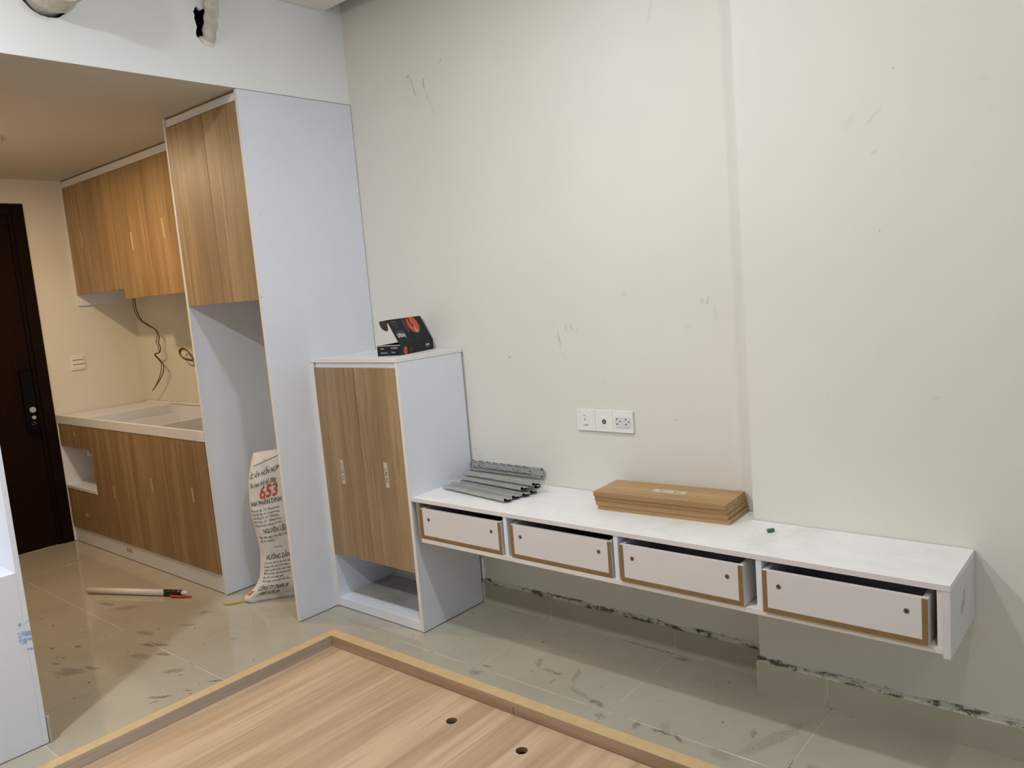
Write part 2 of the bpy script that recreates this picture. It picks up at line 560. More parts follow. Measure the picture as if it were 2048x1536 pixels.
def obj(name, bm, mat, parent=None, base=None, local=False):
    """one mesh object; vertices come in world coordinates unless local=True"""
    off = BASE.get(parent.name, Vector((0, 0, 0))) if parent else (Vector(base) if base else Vector((0, 0, 0)))
    if not local and off.length:
        bmesh.ops.translate(bm, verts=bm.verts, vec=-off)
    bmesh.ops.recalc_face_normals(bm, faces=bm.faces)
    me = bpy.data.meshes.new(name)
    bm.to_mesh(me)
    bm.free()
    for m in (mat if isinstance(mat, (list, tuple)) else [mat]):
        me.materials.append(m)
    o = bpy.data.objects.new(name, me)
    COL.objects.link(o)
    if parent:
        o.parent = parent
        BASE[o.name] = off
    else:
        o.location = off
        BASE[o.name] = off
    return o


def tag(o, label, cat, group=None):
    o['label'] = label
    o['category'] = cat
    if group:
        o['group'] = group
    return o


def thing(name, label, cat, loc=(0, 0, 0), group=None, rotz=0):
    o = bpy.data.objects.new(name, None)
    COL.objects.link(o)
    o.empty_display_size = 0.05
    o.location = loc
    o.rotation_euler = (0, 0, rotz)
    BASE[o.name] = Vector(loc)
    return tag(o, label, cat, group)


def struct(name, bm, mat, parent=None):
    o = obj(name, bm, mat, parent)
    if parent is None:
        o['kind'] = 'structure'
    return o


def text_geo(body, size, align='LEFT', xs=1.0, bold=0.0):
    c = bpy.data.curves.new('txt', 'FONT')
    c.body = body
    c.size = size
    c.align_x = align
    c.resolution_u = 2
    c.offset = bold
    o = bpy.data.objects.new('txt', c)
    COL.objects.link(o)
    dg = bpy.context.evaluated_depsgraph_get()
    me = bpy.data.meshes.new_from_object(o.evaluated_get(dg))
    V = [(v.co.x * xs, v.co.y) for v in me.vertices]
    Fc = [tuple(p.vertices) for p in me.polygons]
    bpy.data.objects.remove(o)
    bpy.data.curves.remove(c)
    bpy.data.meshes.remove(me)
    return V, Fc


def text_on(bm, body, size, fn, mat=0, align='LEFT', xs=1.0, bold=0.0):
    V, Fc = text_geo(body, size, align, xs, bold)
    vv = [bm.verts.new(fn(x, y)) for x, y in V]
    for f in Fc:
        try:
            q = bm.faces.new([vv[i] for i in f])
            q.material_index = mat
        except ValueError:
            pass


def ribbon(bm, pts, w, fn, mat=0):
    """flat hand-drawn line, fn maps (u, v) to space"""
    for (a, b) in zip(pts, pts[1:]):
        dx, dy = b[0] - a[0], b[1] - a[1]
        L = math.hypot(dx, dy) or 1
        nx, ny = -dy / L * w, dx / L * w
        q = [(a[0] + nx, a[1] + ny), (a[0] - nx, a[1] - ny), (b[0] - nx, b[1] - ny), (b[0] + nx, b[1] + ny)]
        f = bm.faces.new([bm.verts.new(fn(*p)) for p in q])
        f.material_index = mat


def frame_fn(o, u, v):
    o, u, v = Vector(o), Vector(u), Vector(v)
    return lambda a, b: o + u * a + v * b


# ================================================================== SETTING
XL, XR, YF, YB = -2.545, 6.2, -3.8, 0.0
ZT = 2.95
PX, PY = 1.945, -0.082     # pier corner

floor = struct('floor', mbox(XL - 0.1, YF, -0.1, XR, 0.05, -0.0009), M_GROUT)
# floor tiles, 600 mm
xs = [0.984 + 0.6 * k for k in range(-6, 10)]
ys = [-0.488 - 0.6 * k for k in range(-1, 6)]
tile_me = None
J = 0.0011
full = None
for i in range(len(xs) - 1):
    for j in range(len(ys) - 1):
        x0, x1 = max(xs[i], XL) + J, min(xs[i + 1], XR) - J
        y1, y0 = min(ys[j], 0.0) - J, max(ys[j + 1], YF) + J
        if x1 - x0 < 0.05 or y1 - y0 < 0.05:
            continue
        w, h = round(x1 - x0, 3), round(y1 - y0, 3)
        key = (w, h)
        if full is None:
            full = {}
        if key not in full:
            bm = bmesh.new()
            bx(bm, -w / 2, -h / 2, -0.010, w / 2, h / 2, 0.0, bev=0.0008)
            me = bpy.data.meshes.new('floor_tile')
            bmesh.ops.recalc_face_normals(bm, faces=bm.faces)
            bm.to_mesh(me)
            bm.free()
            me.materials.append(M_TILE)
            full[key] = me
        t = bpy.data.objects.new('floor_tile', full[key])
        COL.objects.link(t)
        t.location = ((x0 + x1) / 2, (y0 + y1) / 2, 0)
        t.parent = floor

struct('wall_back', mbox(XL, 0.0, -0.1, PX + 0.3, 0.12, ZT), M_WALL)
struct('wall_pier', mbox(PX, PY, -0.1, XR, 0.119, ZT), M_PIER)
struct('wall_front', mbox(XL, YF - 0.1, -0.1, XR, YF, ZT), M_FRONT)
# entrance wall with the doorway
bm = bmesh.new()
bx(bm, XL - 0.12, -0.62, -0.1, XL, 0.0, ZT)
bx(bm, XL - 0.12, -1.69, 2.17, XL, -0.62, ZT)
bx(bm, XL - 0.12, -1.95, -0.1, XL, -1.655, ZT)
struct('wall_left', bm, M_WALLP)
# right wall with an unseen window added for the bluish fill
bm = bmesh.new()
bx(bm, XR, YF, -0.1, XR + 0.12, -2.95, ZT)
bx(bm, XR, -0.85, -0.1, XR + 0.12, 0.1, ZT)
bx(bm, XR, -2.95, 2.45, XR + 0.12, -0.85, ZT)
bx(bm, XR, -2.95, -0.1, XR + 0.12, -0.85, 0.2)
struct('wall_right', bm, M_WALLP)
win = struct('added_window_1', mbox(XR + 0.03, -2.95, 0.2, XR + 0.08, -2.89, 2.45), M_PLATE)
for nm, a in (('added_window_frame', (XR + 0.03, -0.91, 0.2, XR + 0.08, -0.85, 2.45)), ('added_window_frame', (XR + 0.03, -2.95, 2.39, XR + 0.08, -0.85, 2.45)),
              ('added_window_frame', (XR + 0.03, -2.95, 0.2, XR + 0.08, -0.85, 0.26)), ('added_window_frame', (XR + 0.03, -1.93, 0.2, XR + 0.08, -1.87, 2.45))):
    obj(nm, mbox(*a), M_PLATE, win)
struct('wall_bathroom', mbox(XL, -1.95, -0.1, -0.34, -1.672, HK + 0.05), M_WALLP)
# ceilings: lower kitchen slab, main false ceiling held off the back wall by a shadow gap, slab above
XB = -0.004
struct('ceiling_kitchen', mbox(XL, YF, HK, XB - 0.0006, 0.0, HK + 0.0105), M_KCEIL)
struct('ceiling', mbox(0.0, YF, HC, XR, -0.10, HC + 0.06), M_CEIL)
struct('ceiling_upper', mbox(XL, YF, ZT, XR, 0.12, ZT + 0.1), M_CEIL)

# bulkhead over the kitchen, with two ragged pipe holes broken through it
def ragged(cy, cz, pts_r, jag, n=40, seed=1):
    rnd = random.Random(seed)
    out = []
    for i in range(n):
        t = 2 * PI * i / n
        r = 1 + rnd.uniform(-jag, jag)
        out.append((cy + pts_r[0] * math.cos(t) * r, cz + pts_r[1] * math.sin(t) * r))
    return out

HOLE1 = ragged(-1.296, 2.575, (0.088, 0.088), 0.02, 44, 3)
HOLE2 = [(-.738, 2.632), (-.741, 2.622), (-.746, 2.618), (-.742, 2.60), (-.745, 2.592), (-.742, 2.575), (-.738, 2.558), (-.742, 2.548), (-.746, 2.532), (-.744, 2.522),
         (-.732, 2.508), (-.727, 2.500), (-.716, 2.495), (-.705, 2.490), (-.69, 2.490), (-.676, 2.492), (-.668, 2.505), (-.66, 2.53), (-.655, 2.56), (-.655, 2.60), (-.66, 2.625),
         (-.672, 2.636), (-.685, 2.634), (-.695, 2.640), (-.704, 2.634), (-.712, 2.628), (-.720, 2.632), (-.728, 2.640)]
XB = -0.004
bm = bmesh.new()
loops = []
for lp in ([(YF, HK + 0.0005), (0.0, HK + 0.0005), (0.0, ZT), (YF, ZT)], HOLE1, HOLE2):
    v = [bm.verts.new((XB, y, z)) for y, z in lp]
    loops.append(v)
    for i in range(len(v)):
        bm.edges.new((v[i], v[(i + 1) % len(v)]))
bmesh.ops.triangle_fill(bm, use_beauty=True, edges=bm.edges[:])
for k, lp in enumerate((HOLE1, HOLE2)):
    v = loops[k + 1]
    w = [bm.verts.new((XB - 0.014, y, z)) for y, z in lp]
    for i in range(len(v)):
        bm.faces.new((v[i], v[(i + 1) % len(v)], w[(i + 1) % len(v)], w[i]))
# body behind the face, left open round the holes
bx(bm, XB - 0.126, YF, HK + 0.002, XB - 0.112, 0.0, ZT)
bulk = struct('wall_bulkhead', bm, M_WHITE)
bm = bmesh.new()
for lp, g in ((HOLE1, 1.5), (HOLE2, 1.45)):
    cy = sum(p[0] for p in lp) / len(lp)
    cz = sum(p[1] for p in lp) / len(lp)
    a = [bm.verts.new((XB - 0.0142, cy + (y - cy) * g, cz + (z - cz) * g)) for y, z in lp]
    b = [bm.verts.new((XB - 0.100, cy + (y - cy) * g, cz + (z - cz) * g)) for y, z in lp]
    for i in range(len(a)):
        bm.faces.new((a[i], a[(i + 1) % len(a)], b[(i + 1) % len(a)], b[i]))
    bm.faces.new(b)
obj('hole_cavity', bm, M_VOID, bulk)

# tiled baseboards with the mortar smear above them
HB, TB = 0.0957, 0.0098
def mortar(bm, x0, x1, y, seed):
    rnd = random.Random(seed)
    n = int((x1 - x0) / 0.012)
    prev = None
    for i in range(n + 1):
        x = x0 + (x1 - x0) * i / n
        k = noise.noise(Vector((x * 6, seed, 0.0)))
        h = 0.006 + max(0.0, 0.013 + 0.016 * k + 0.006 * noise.noise(Vector((x * 45, seed, 3)))) * (1.0 if rnd.random() < 0.93 else 0.5)
        col = [bm.verts.new((x, y - TB * 0.92, HB + 0.0002)), bm.verts.new((x, y - TB * 0.5, HB + 0.003 + 0.002 * k)), bm.verts.new((x, y - 0.0035, HB + h * 0.6)), bm.verts.new((x, y - 0.0008, HB + h))]
        if prev:
            for a in range(3):
                f = bm.faces.new((prev[a], col[a], col[a + 1], prev[a + 1]))
        prev = col

def baseboard(name, x_edges, y, seed, end_left=False):
    root = struct(name, mbox(x_edges[0], y - TB + 0.0008, 0.0, x_edges[-1], y - 0.0003, HB - 0.001), M_GROUT)
    for a, b in zip(x_edges, x_edges[1:]):
        obj('baseboard_tile', mbox(a + 0.0013, y - TB, 0.0012, b - 0.0013, y - TB + 0.0012, HB, bev=0.0003), M_BTILE, root)
    bm = bmesh.new()
    mortar(bm, x_edges[0] + 0.002, x_edges[-1] - 0.002, y, seed)
    obj('mortar_smear', bm, M_MORTAR, root)
    return root

baseboard('baseboard_back', [0.384, 0.984, 1.578, PX - 0.001], 0.0, 1.0)
baseboard('baseboard_pier', [PX - 0.0095, 2.172, 2.772, 3.372, 3.972, 4.572, 5.172, 5.772, 6.19], PY, 5.0)
bb = struct('baseboard_bathroom', mbox(-0.335, -1.6718, 0.0, 0.060, -1.670, 0.093), M_GROUT)
obj('baseboard_tile', mbox(-0.335, -1.670, 0.0, 0.0735, -1.6605, 0.095, bev=0.001), M_BTILE, bb)

# entrance door
X0 = XL
dr = struct('door_1', mbox(X0 - 0.055, -1.555, 0.004, X0 - 0.012, -0.697, 2.105, bev=0.002), M_DOOR)
bm = bmesh.new()
for (ya, yb) in ((-0.672, -0.606), (-1.648, -1.582)):
    bx(bm, X0 - 0.10, ya, 0.0, X0 + 0.014, yb, 2.19, bev=0.004)
bx(bm, X0 - 0.10, -1.582, 2.125, X0 + 0.014, -0.672, 2.19, bev=0.004)
obj('door_frame', bm, M_DFRAME, dr)
bm = bmesh.new()
for (ya, yb) in ((-0.695, -0.672), (-1.582, -1.559)):
    bx(bm, X0 - 0.07, ya, 0.0, X0 - 0.002, yb, 2.125, bev=0.002)
bx(bm, X0 - 0.07, -1.559, 2.108, X0 - 0.002, -0.695, 2.125, bev=0.002)
obj('door_stop', bm, M_DFRAME, dr)
lock = obj('door_lock', mbox(X0 - 0.012, -0.774, 0.752, X0 + 0.022, -0.704, 1.156, bev=0.006), M_BLACK, dr)
bm = bmesh.new()
cyl(bm, (X0 + 0.02, -0.735, 0.902), (X0 + 0.034, -0.735, 0.902), 0.020, 0.018)
bx(bm, X0 + 0.034, -0.738, 0.886, X0 + 0.042, -0.732, 0.918)
obj('thumb_turn', bm, M_SILVER, lock)
bm = bmesh.new()
cyl(bm, (X0 + 0.02, -0.735, 0.853), (X0 + 0.036, -0.735, 0.853), 0.013, 0.012)
obj('lock_button', bm, M_SILVER, lock)
bm = bmesh.new()
for dy, dz in ((-.735, .822), (-.727, .812), (-.743, .808)):
    cyl(bm, (X0 + 0.021, dy, dz), (X0 + 0.0235, dy, dz), 0.003, n=10)
k = obj('status_dots', bm, M_SILVER, lock)

# ================================================================== KITCHEN
T = 0.017
def sticker(parent, o, u, v, w, h, body=None, size=0.012, scribble=0, name='masking_tape_label'):
    """little taped paper with handwriting; o is its centre, u and v in the plane"""
    o, u, v = Vector(o), Vector(u).normalized(), Vector(v).normalized()
    n = u.cross(v)
    fn = lambda a, b: o + u * a + v * b + n * 0.0009
    bm = bmesh.new()
    q = [(-w / 2, -h / 2), (w / 2, -h / 2 + 0.001), (w / 2 - 0.002, h / 2), (-w / 2 + 0.001, h / 2)]
    f = bm.faces.new([bm.verts.new(o + u * a + v * b + n * 0.0005) for a, b in q])
    f.material_index = 0
    if body:
        text_on(bm, body, size, lambda a, b: fn(a, b - size * 0.35), 1, 'CENTER')
    rnd = random.Random(scribble)
    if scribble:
        x = -w * 0.36
        while x < w * 0.30:
            pts = [(x + rnd.uniform(0, 0.008), rnd.uniform(-h * 0.3, h * 0.3)) for _ in range(4)]
            ribbon(bm, pts, 0.0008, fn, 1)
            x += w * 0.22
    return obj(name, bm, [M_TAPEK if scribble else M_TAPE, M_INKD if scribble else M_INK], parent)

# ---- base cabinet with sink opening
kb = thing('kitchen_base_cabinet', 'long oak-fronted kitchen base cabinet with open white top and small niche', 'cabinet', (-1.6, -0.3, 0))
YD = -0.600
obj('carcass_board', mbox(XL + 0.002, YD - 0.004, 0.003, XL + T, -0.004, 0.805, bev=0.0008), M_LAM, kb)  # left end panel
obj('carcass_board', mbox(XL + T, -0.575, 0.103, -0.660, -0.004, 0.120), M_LAM, kb)  # bottom board
obj('carcass_board', mbox(-2.056 - T, -0.583, 0.12, -2.056, -0.004, 0.78), M_LAM, kb)  # niche side
obj('carcass_board', mbox(-1.10, -0.583, 0.12, -1.10 + T, -0.004, 0.735), M_LAM, kb)  # partition
obj('carcass_board', mbox(-0.665 - T, -0.583, 0.003, -0.665, -0.004, 0.805), M_LAM, kb)
obj('carcass_board', mbox(XL + T, -0.020, 0.12, -0.665, -0.004, 0.83), M_LAM, kb)  # back panel
obj('plinth', mbox(XL + T, -0.594, 0.004, -0.655, -0.577, 0.100, bev=0.0008), M_LAM, kb)
obj('niche_shelf', mbox(XL + T, -0.603, 0.364, -2.056, -0.03, 0.382, bev=0.0008), M_LAM, kb)
obj('niche_top', mbox(XL + T, -0.583, 0.642, -2.073, -0.03, 0.655), M_LAM, kb)
obj('niche_back', mbox(XL + T, -0.30, 0.382, -2.056, -0.28, 0.64), M_LAM, kb)
# worktop carcass: front rail, left shelf strip, back upstand, right strip
obj('worktop_board', mbox(XL + 0.012, -0.603, 0.790, -0.655, -0.586, 0.842, bev=0.0008), M_LAM, kb)
obj('worktop_board', mbox(XL + 0.008, -0.586, 0.822, -2.145, -0.006, 0.834, bev=0.0006), M_LAM, kb)
obj('worktop_board', mbox(-2.145 - T, -0.586, 0.60, -2.145, -0.006, 0.822), M_LAM, kb)
obj('worktop_board', mbox(-2.50, -0.022, 0.834, -0.67, -0.006, 0.846, bev=0.0006), M_LAM, kb)
obj('worktop_board', mbox(-1.72, -0.57, 0.50, -1.72 + T, -0.02, 0.765), M_LAM, kb)
obj('sink_floor', mbox(-2.145, -0.583, 0.60, -1.72, -0.02, 0.612), M_LAM, kb)
def kdoor(x0, x1, z0, z1, nm='door'):
    return obj(nm, mbox(x0 + 0.0008, YD - 0.0005, z0, x1 - 0.0008, YD + T - 0.0005, z1, bev=0.0006), M_OAK, kb)
d = kdoor(XL + T + 0.001, -2.054, 0.642, 0.788, 'drawer_front'); sticker(d, (-2.276, YD - 0.0005, 0.733), (1, 0, -0.3), (0.3, 0, 1), 0.040, 0.022, scribble=3)
d = kdoor(XL + T + 0.001, -2.054, 0.102, 0.362, 'drawer_front'); sticker(d, (-2.267, YD - 0.0005, 0.208), (1, 0, 0.1), (-0.1, 0, 1), 0.055, 0.022, scribble=4)
ex = [-2.054, -1.585, -1.115, -0.662]
for i, (sx, sz) in enumerate(((-1.805, .406), (-1.295, .505), (-.843, .499))):
    d = kdoor(ex[i], ex[i + 1], 0.102, 0.788)
    sticker(d, (sx, YD - 0.0005, sz), (0.05, 0, -1), (1, 0, 0.05), 0.075, 0.017, scribble=5 + i)
pl = sticker(kb, (-1.727, -0.594, 0.060), (1, 0, 0), (0, 0, 1), 0.075, 0.026, scribble=9)

# ---- wall cabinet
ku = thing('hanging_cabinet', 'oak-fronted kitchen wall cabinet under the low ceiling with uneven bottom edge', 'cabinet', (-1.6, -0.18, 1.53))
YU = -0.366
obj('carcass_board', mbox(XL + 0.001, YU + 0.001, 1.533, XL + 0.001 + T, -0.003, 2.338, bev=0.0006), M_LAM, ku)
obj('carcass_board', mbox(XL + T, YU + T + 0.002, 1.640, -1.820, -0.003, 1.640 + T), M_LAM, ku)
obj('carcass_board', mbox(-1.828 - T, YU + T + 0.002, 1.552, -1.828, -0.003, 2.30), M_LAM, ku)
obj('carcass_board', mbox(-1.828, YU + T + 0.002, 1.552, -0.655, -0.003, 1.552 + T), M_LAM, ku)
obj('carcass_board', mbox(XL + T, YU + T + 0.002, 2.285, -0.655, -0.003, 2.30), M_LAM, ku)
obj('carcass_board', mbox(XL + T, -0.012, 1.64, -0.655, -0.003, 2.3), M_LAM, ku)
obj('crown_strip', mbox(XL + 0.019, YU + 0.002, 2.291, -0.655, YU + T, 2.331, bev=0.0006), M_LAM, ku)
for x0, x1, z0, st in ((-2.524, -1.8275, 1.603, (-2.328, 1.949)), (-1.826, -1.421, 1.541, (-1.636, 1.868)), (-1.421, -1.035, 1.541, (-1.246, 1.903)), (-1.035, -0.655, 1.541, None)):
    d = obj('door', mbox(x0 + 0.0016, YU - 0.0005, z0, x1 - 0.0016, YU + T, 2.288, bev=0.0006), M_OAK, ku)
    if st:
        sticker(d, (st[0], YU - 0.0005, st[1]), (0.06, 0, -1), (1, 0, 0.06), 0.105, 0.018, scribble=int(-st[0] * 100))

obj('gap_shade_strip', mbox(XL + 0.019, YU + 0.007, 2.331, -0.655, YU + T, 2.3398), M_MDFD, ku)  # dark strip added to deepen the shade in the crown gap
# ---- tall fridge surround
kf = thing('fridge_surround_cabinet', 'tall white fridge surround with two oak doors above an empty bay', 'cabinet', (-0.32, -0.3, 0))
YFr = -0.600
def edged_panel(name, x0, y0, z0, x1, y1, z1, parent):
    """white board whose front edge carries beige banding"""
    bm = bmesh.new()
    bx(bm, x0, y0 + 0.0012, z0, x1, y1, z1, bev=0.0005)
    p = obj(name, bm, M_LAM, parent)
    obj('edge_band', mbox(x0, y0, z0 + 0.0005, x1, y0 + 0.0012, z1 - 0.0005), M_EDGE, p)
    return p
edged_panel('side_panel', -T, YFr, 0.004, 0.0, -0.003, 2.3375, kf)
edged_panel('side_panel', -0.648, YFr, 0.004, -0.631, -0.003, 2.3375, kf)
obj('carcass_board', mbox(-0.631, YFr + T + 0.003, 1.462, -T, -0.003, 1.479), M_LAM, kf)
obj('carcass_board', mbox(-0.631, YFr + T + 0.003, 2.285, -T, -0.003, 2.30), M_LAM, kf)
obj('crown_strip', mbox(-0.629, YFr + 0.006, 2.297, -T - 0.002, YFr + 0.02, 2.330), M_LAM, kf)
for x0, x1 in ((-0.6285, -0.3015), (-0.3015, -T - 0.002)):
    obj('door', mbox(x0 + 0.0016, YFr + 0.001, 1.459, x1 - 0.0016, YFr + T, 2.292, bev=0.0006), M_OAK, kf)

obj('gap_shade_strip', mbox(-0.629, YFr + 0.011, 2.330, -T - 0.002, YFr + 0.02, 2.3398), M_MDFD, kf)  # dark strip again, standing in for shade above the crown

# ================================================================== SHOE CABINET
WS, DS, HS = 0.592, -0.387, 1.1753
sc = thing('shoe_cabinet', 'waist-high white cabinet with two oak doors over an open floor shelf', 'cabinet', (0.30, -0.19, 0))
edged_panel('side_panel', 0.001, DS, 0.004, 0.018, -0.012, HS - 0.018, sc)
edged_panel('side_panel', WS - 0.018, DS, 0.004, WS, -0.012, HS - 0.018, sc)
tp = obj('top_board', mbox(0.001, DS + 0.001, HS - 0.0165, WS, -0.003, HS, bev=0.0006), M_LAMTOP, sc)
obj('edge_band', mbox(0.001, DS, HS - 0.016, WS, DS + 0.001, HS - 0.0005), M_EDGE, tp)
bt = obj('bottom_board', mbox(0.018, DS + 0.002, 0.004, WS - 0.018, -0.02, 0.046, bev=0.0006), M_LAM, sc)
obj('dusty_lining', mbox(0.020, DS + 0.075, 0.046, WS - 0.020, -0.062, 0.0475), plain('marbled_lining', (0.40, 0.39, 0.37), 0.25, vary=0.25, scale=7), bt)
obj('back_panel', mbox(0.018, -0.030, 0.046, WS - 0.018, -0.022, HS - 0.018), M_LAM, sc)
obj('inner_shelf', mbox(0.018, DS + 0.022, 0.262, WS - 0.018, -0.022, 0.278), M_LAM, sc)
obj('header_rail', mbox(0.025, DS + 0.009, 1.120, WS - 0.018, DS + 0.021, HS - 0.018), M_LAM, sc)
for x0, x1, sx, txt in ((0.0195, 0.3015, 0.150, 'CỬA V2'), (0.3015, WS - 0.0195, 0.452, 'CÁI V2')):
    d = obj('door', mbox(x0 + 0.0013, DS + 0.0005, 0.262, x1 - 0.0013, DS + T, 1.1365, bev=0.0006), M_OAK, sc)
    sticker(d, (sx, DS + 0.0005, 0.663 if sx < 0.3 else 0.676), (0.02, 0, -1), (1, 0, 0.02), 0.112, 0.024, body=txt, size=0.022)

# ================================================================== TV SHELF WITH DRAWERS
YS, ZS, ZB = -0.386, 0.594, 0.408
XE = 2.589
tv = thing('floating_drawer_shelf', 'long white wall shelf with four open-fronted drawers above the floor', 'shelf', (1.6, -0.2, 0.398))
bm = bmesh.new()
# top board, notched round the pier
pts = [(WS + 0.0005, YS), (XE, YS), (XE, PY - 0.003), (PX - 0.003, PY - 0.003), (PX - 0.003, -0.003), (WS + 0.0005, -0.003)]
lo = [bm.verts.new((x, y, ZS - 0.0165)) for x, y in pts]
hi = [bm.verts.new((x, y, ZS)) for x, y in pts]
bm.faces.new(hi)
bm.faces.new(lo[::-1])
for i in range(6):
    bm.faces.new((lo[i], lo[(i + 1) % 6], hi[(i + 1) % 6], hi[i]))
obj('top_board', bm, M_LAMTOP, tv)
obj('top_edge_band', mbox(WS + 0.001, YS - 0.001, ZS - 0.016, XE - 0.0005, YS, ZS - 0.0006), laminate('edge_band_pinkish', (0.76, 0.715, 0.695), 0.5), tv)
bm = bmesh.new()
pts = [(0.634, YS), (2.572, YS), (2.572, PY - 0.003), (PX - 0.003, PY - 0.003), (PX - 0.003, -0.003), (0.634, -0.003)]
lo = [bm.verts.new((x, y, ZB)) for x, y in pts]
hi = [bm.verts.new((x, y, ZB + 0.0165)) for x, y in pts]
bm.faces.new(hi)
bm.faces.new(lo[::-1])
for i in range(6):
    bm.faces.new((lo[i], lo[(i + 1) % 6], hi[(i + 1) % 6], hi[i]))
obj('bottom_board', bm, M_EDGE, tv)
obj('end_panel', mbox(2.572, YS, 0.397, XE, PY - 0.003, ZS - 0.0165, bev=0.0005), M_DRAW, tv)
obj('inner_panel', mbox(2.558, YS + 0.002, ZB + 0.0165, 2.5715, PY - 0.003, ZS - 0.0165), M_EDGE, tv)
obj('left_panel', mbox(0.6175, YS + 0.001, ZB, 0.6335, -0.003, ZS - 0.0165), M_MDFG, tv)
for xd0, xd1 in ((1.0935, 1.1105), (1.583, 1.600), (2.0785, 2.0960)):
    yb = -0.003 if xd1 < PX else PY - 0.003
    obj('divider', mbox(xd0, YS + 0.002, ZB + 0.0165, xd1, yb, ZS - 0.0165, bev=0.0005), M_LAM, tv)
def drawer(x0, x1, out, screws):
    z0, z1 = ZB + 0.0185, ZB + 0.145
    yf = YS - out
    yb = (PY if x1 > PX else -0.003) - 0.02
    t = 0.0150
    bm = bmesh.new()
    bx(bm, x0, yf + 0.0006, z0, x0 + t, yb, z1)
    bx(bm, x1 - t, yf + 0.0006, z0, x1, yb, z1)
    bx(bm, x0 + t, yf + 0.0002, z0 + t, x1 - t, yf + t, z1)
    bx(bm, x0 + t, yb - t, z0, x1 - t, yb, z1)
    dw = obj('drawer', bm, M_DRAW, tv)
    bm = bmesh.new()
    bx(bm, x0 + t, yf + t, z0 + 0.003, x1 - t, yb - t, z0 + 0.008)
    obj('drawer_floor', bm, M_CARDIN, dw)
    bm = bmesh.new()
    bx(bm, x0 + 0.0005, yf, z0, x0 + t, yf + 0.0006, z1 - 0.0005)
    bx(bm, x1 - t, yf, z0, x1 - 0.0005, yf + 0.0006, z1 - 0.0005)
    bx(bm, x0 + t, yf, z0, x1 - t, yf + 0.012, z0 + t)
    obj('raw_edge', bm, M_MDFD, dw)
    for sx in screws:
        bm = bmesh.new()
        cyl(bm, (sx, yf - 0.0006, ZB + 0.103), (sx, yf + 0.001, ZB + 0.103), 0.0072, n=18)
        cyl(bm, (sx, yf - 0.0010, ZB + 0.103), (sx, yf - 0.0005, ZB + 0.103), 0.0030, n=8, mat=1)
        obj('screw', bm, [M_SCREW, M_DARK], dw)
drawer(0.6375, 1.0805, 0.000, (0.687, 1.030))
drawer(1.1265, 1.5735, 0.000, (1.175, 1.522))
drawer(1.6100, 2.0410, 0.006, (1.658, 1.991))
drawer(2.1010, 2.5400, 0.010, (2.150, 2.489))
# pencil scrawl on the end
bm = bmesh.new()
fn = frame_fn((XE + 0.0003, -0.24, 0.50), (0, 1, 0), (0, 0, 1))
for pts in ([(-.03, -.02), (-.005, .01), (-.02, -.03), (.01, .0), (0, -.03)], [(.012, .03), (.018, -.02)], [(.0, .02), (.02, .022), (.01, -.01), (.03, .03)]):
    ribbon(bm, pts, 0.0007, fn)
obj('pencil_scrawl', bm, M_GREYPRINT, tv)

# ================================================================== BED PLATFORM
bd = thing('bed_platform', 'low pale oak bed platform with raised bare-edged rim on the tiles', 'bed', (1.4, -1.55, 0))
BX0, BX1, BY0, BY1, BH, BZ = 0.384, 2.44, -2.42, -0.692, 0.094, 0.052
RT = 0.045
def rail(name, a, mat):
    r = obj(name, mbox(*a, bev=0.0006), mat, bd)
    x0, y0, z0, x1, y1, z1 = a
    obj('raw_top_edge', mbox(x0 + 0.0006, y0 + 0.0006, z1 - 0.0003, x1 - 0.0006, y1 - 0.0006, z1 + 0.0009), M_MDF, r)
    return r
rail('rim_rail', (BX0, BY1 - RT, 0.0, BX1, BY1, BH), M_RAIL)
rail('rim_rail', (BX0, BY0, 0.0, BX0 + RT, BY1 - RT - 0.0005, BH), M_RAILY)
rail('rim_rail', (BX1 - RT, BY0, 0.0, BX1, BY1 - RT - 0.0005, BH), M_RAILY)
rail('rim_rail', (BX0 + RT, BY0, 0.0, BX1 - RT, BY0 + RT, BH), M_RAIL)
def bed_panel(x0, x1, holes):
    y0, y1 = BY0 + RT + 0.001, BY1 - RT - 0.002
    bm = bmesh.new()
    loops = []
    for lp in [[(x0, y0), (x1, y0), (x1, y1), (x0, y1)]] + [[(hx + 0.0185 * math.cos(2 * PI * i / 32), hy + 0.0185 * math.sin(2 * PI * i / 32)) for i in range(32)] for hx, hy in holes]:
        v = [bm.verts.new((x, y, BZ)) for x, y in lp]
        loops.append(v)
        for i in range(len(v)):
            bm.edges.new((v[i], v[(i + 1) % len(v)]))
    bmesh.ops.triangle_fill(bm, use_beauty=True, edges=bm.edges[:])
    for v in loops:
        w = [bm.verts.new((p.co.x, p.co.y, BZ - 0.017)) for p in v]
        for i in range(len(v)):
            f = bm.faces.new((v[i], v[(i + 1) % len(v)], w[(i + 1) % len(v)], w[i]))
            f.material_index = 1 if len(v) > 4 else 0
    return obj('bed_board', bm, [M_BED, M_MDFD], bd)
bed_panel(BX0 + RT + 0.001, 1.3895, [(1.2405, -0.874), (0.62, -2.20)])
bed_panel(1.3905, BX1 - RT - 0.001, [(1.5385, -0.877), (2.2, -2.20)])
# pencil cross on the board
bm = bmesh.new()
fn = frame_fn((0.80, -0.815, BZ + 0.0004), (1, 0, 0), (0, 1, 0))
ribbon(bm, [(-.016, -.004), (.016, .006)], 0.0006, fn)
ribbon(bm, [(-.004, .014), (.006, -.012)], 0.0006, fn)
obj('pencil_cross', bm, M_GREYPRINT, bd)
obj('rail_seam', mbox(1.3885, BY1 - RT - 0.0006, BZ + 0.001, 1.3905, BY1 - RT + 0.0005, BZ + 0.026), M_GAP, bd)

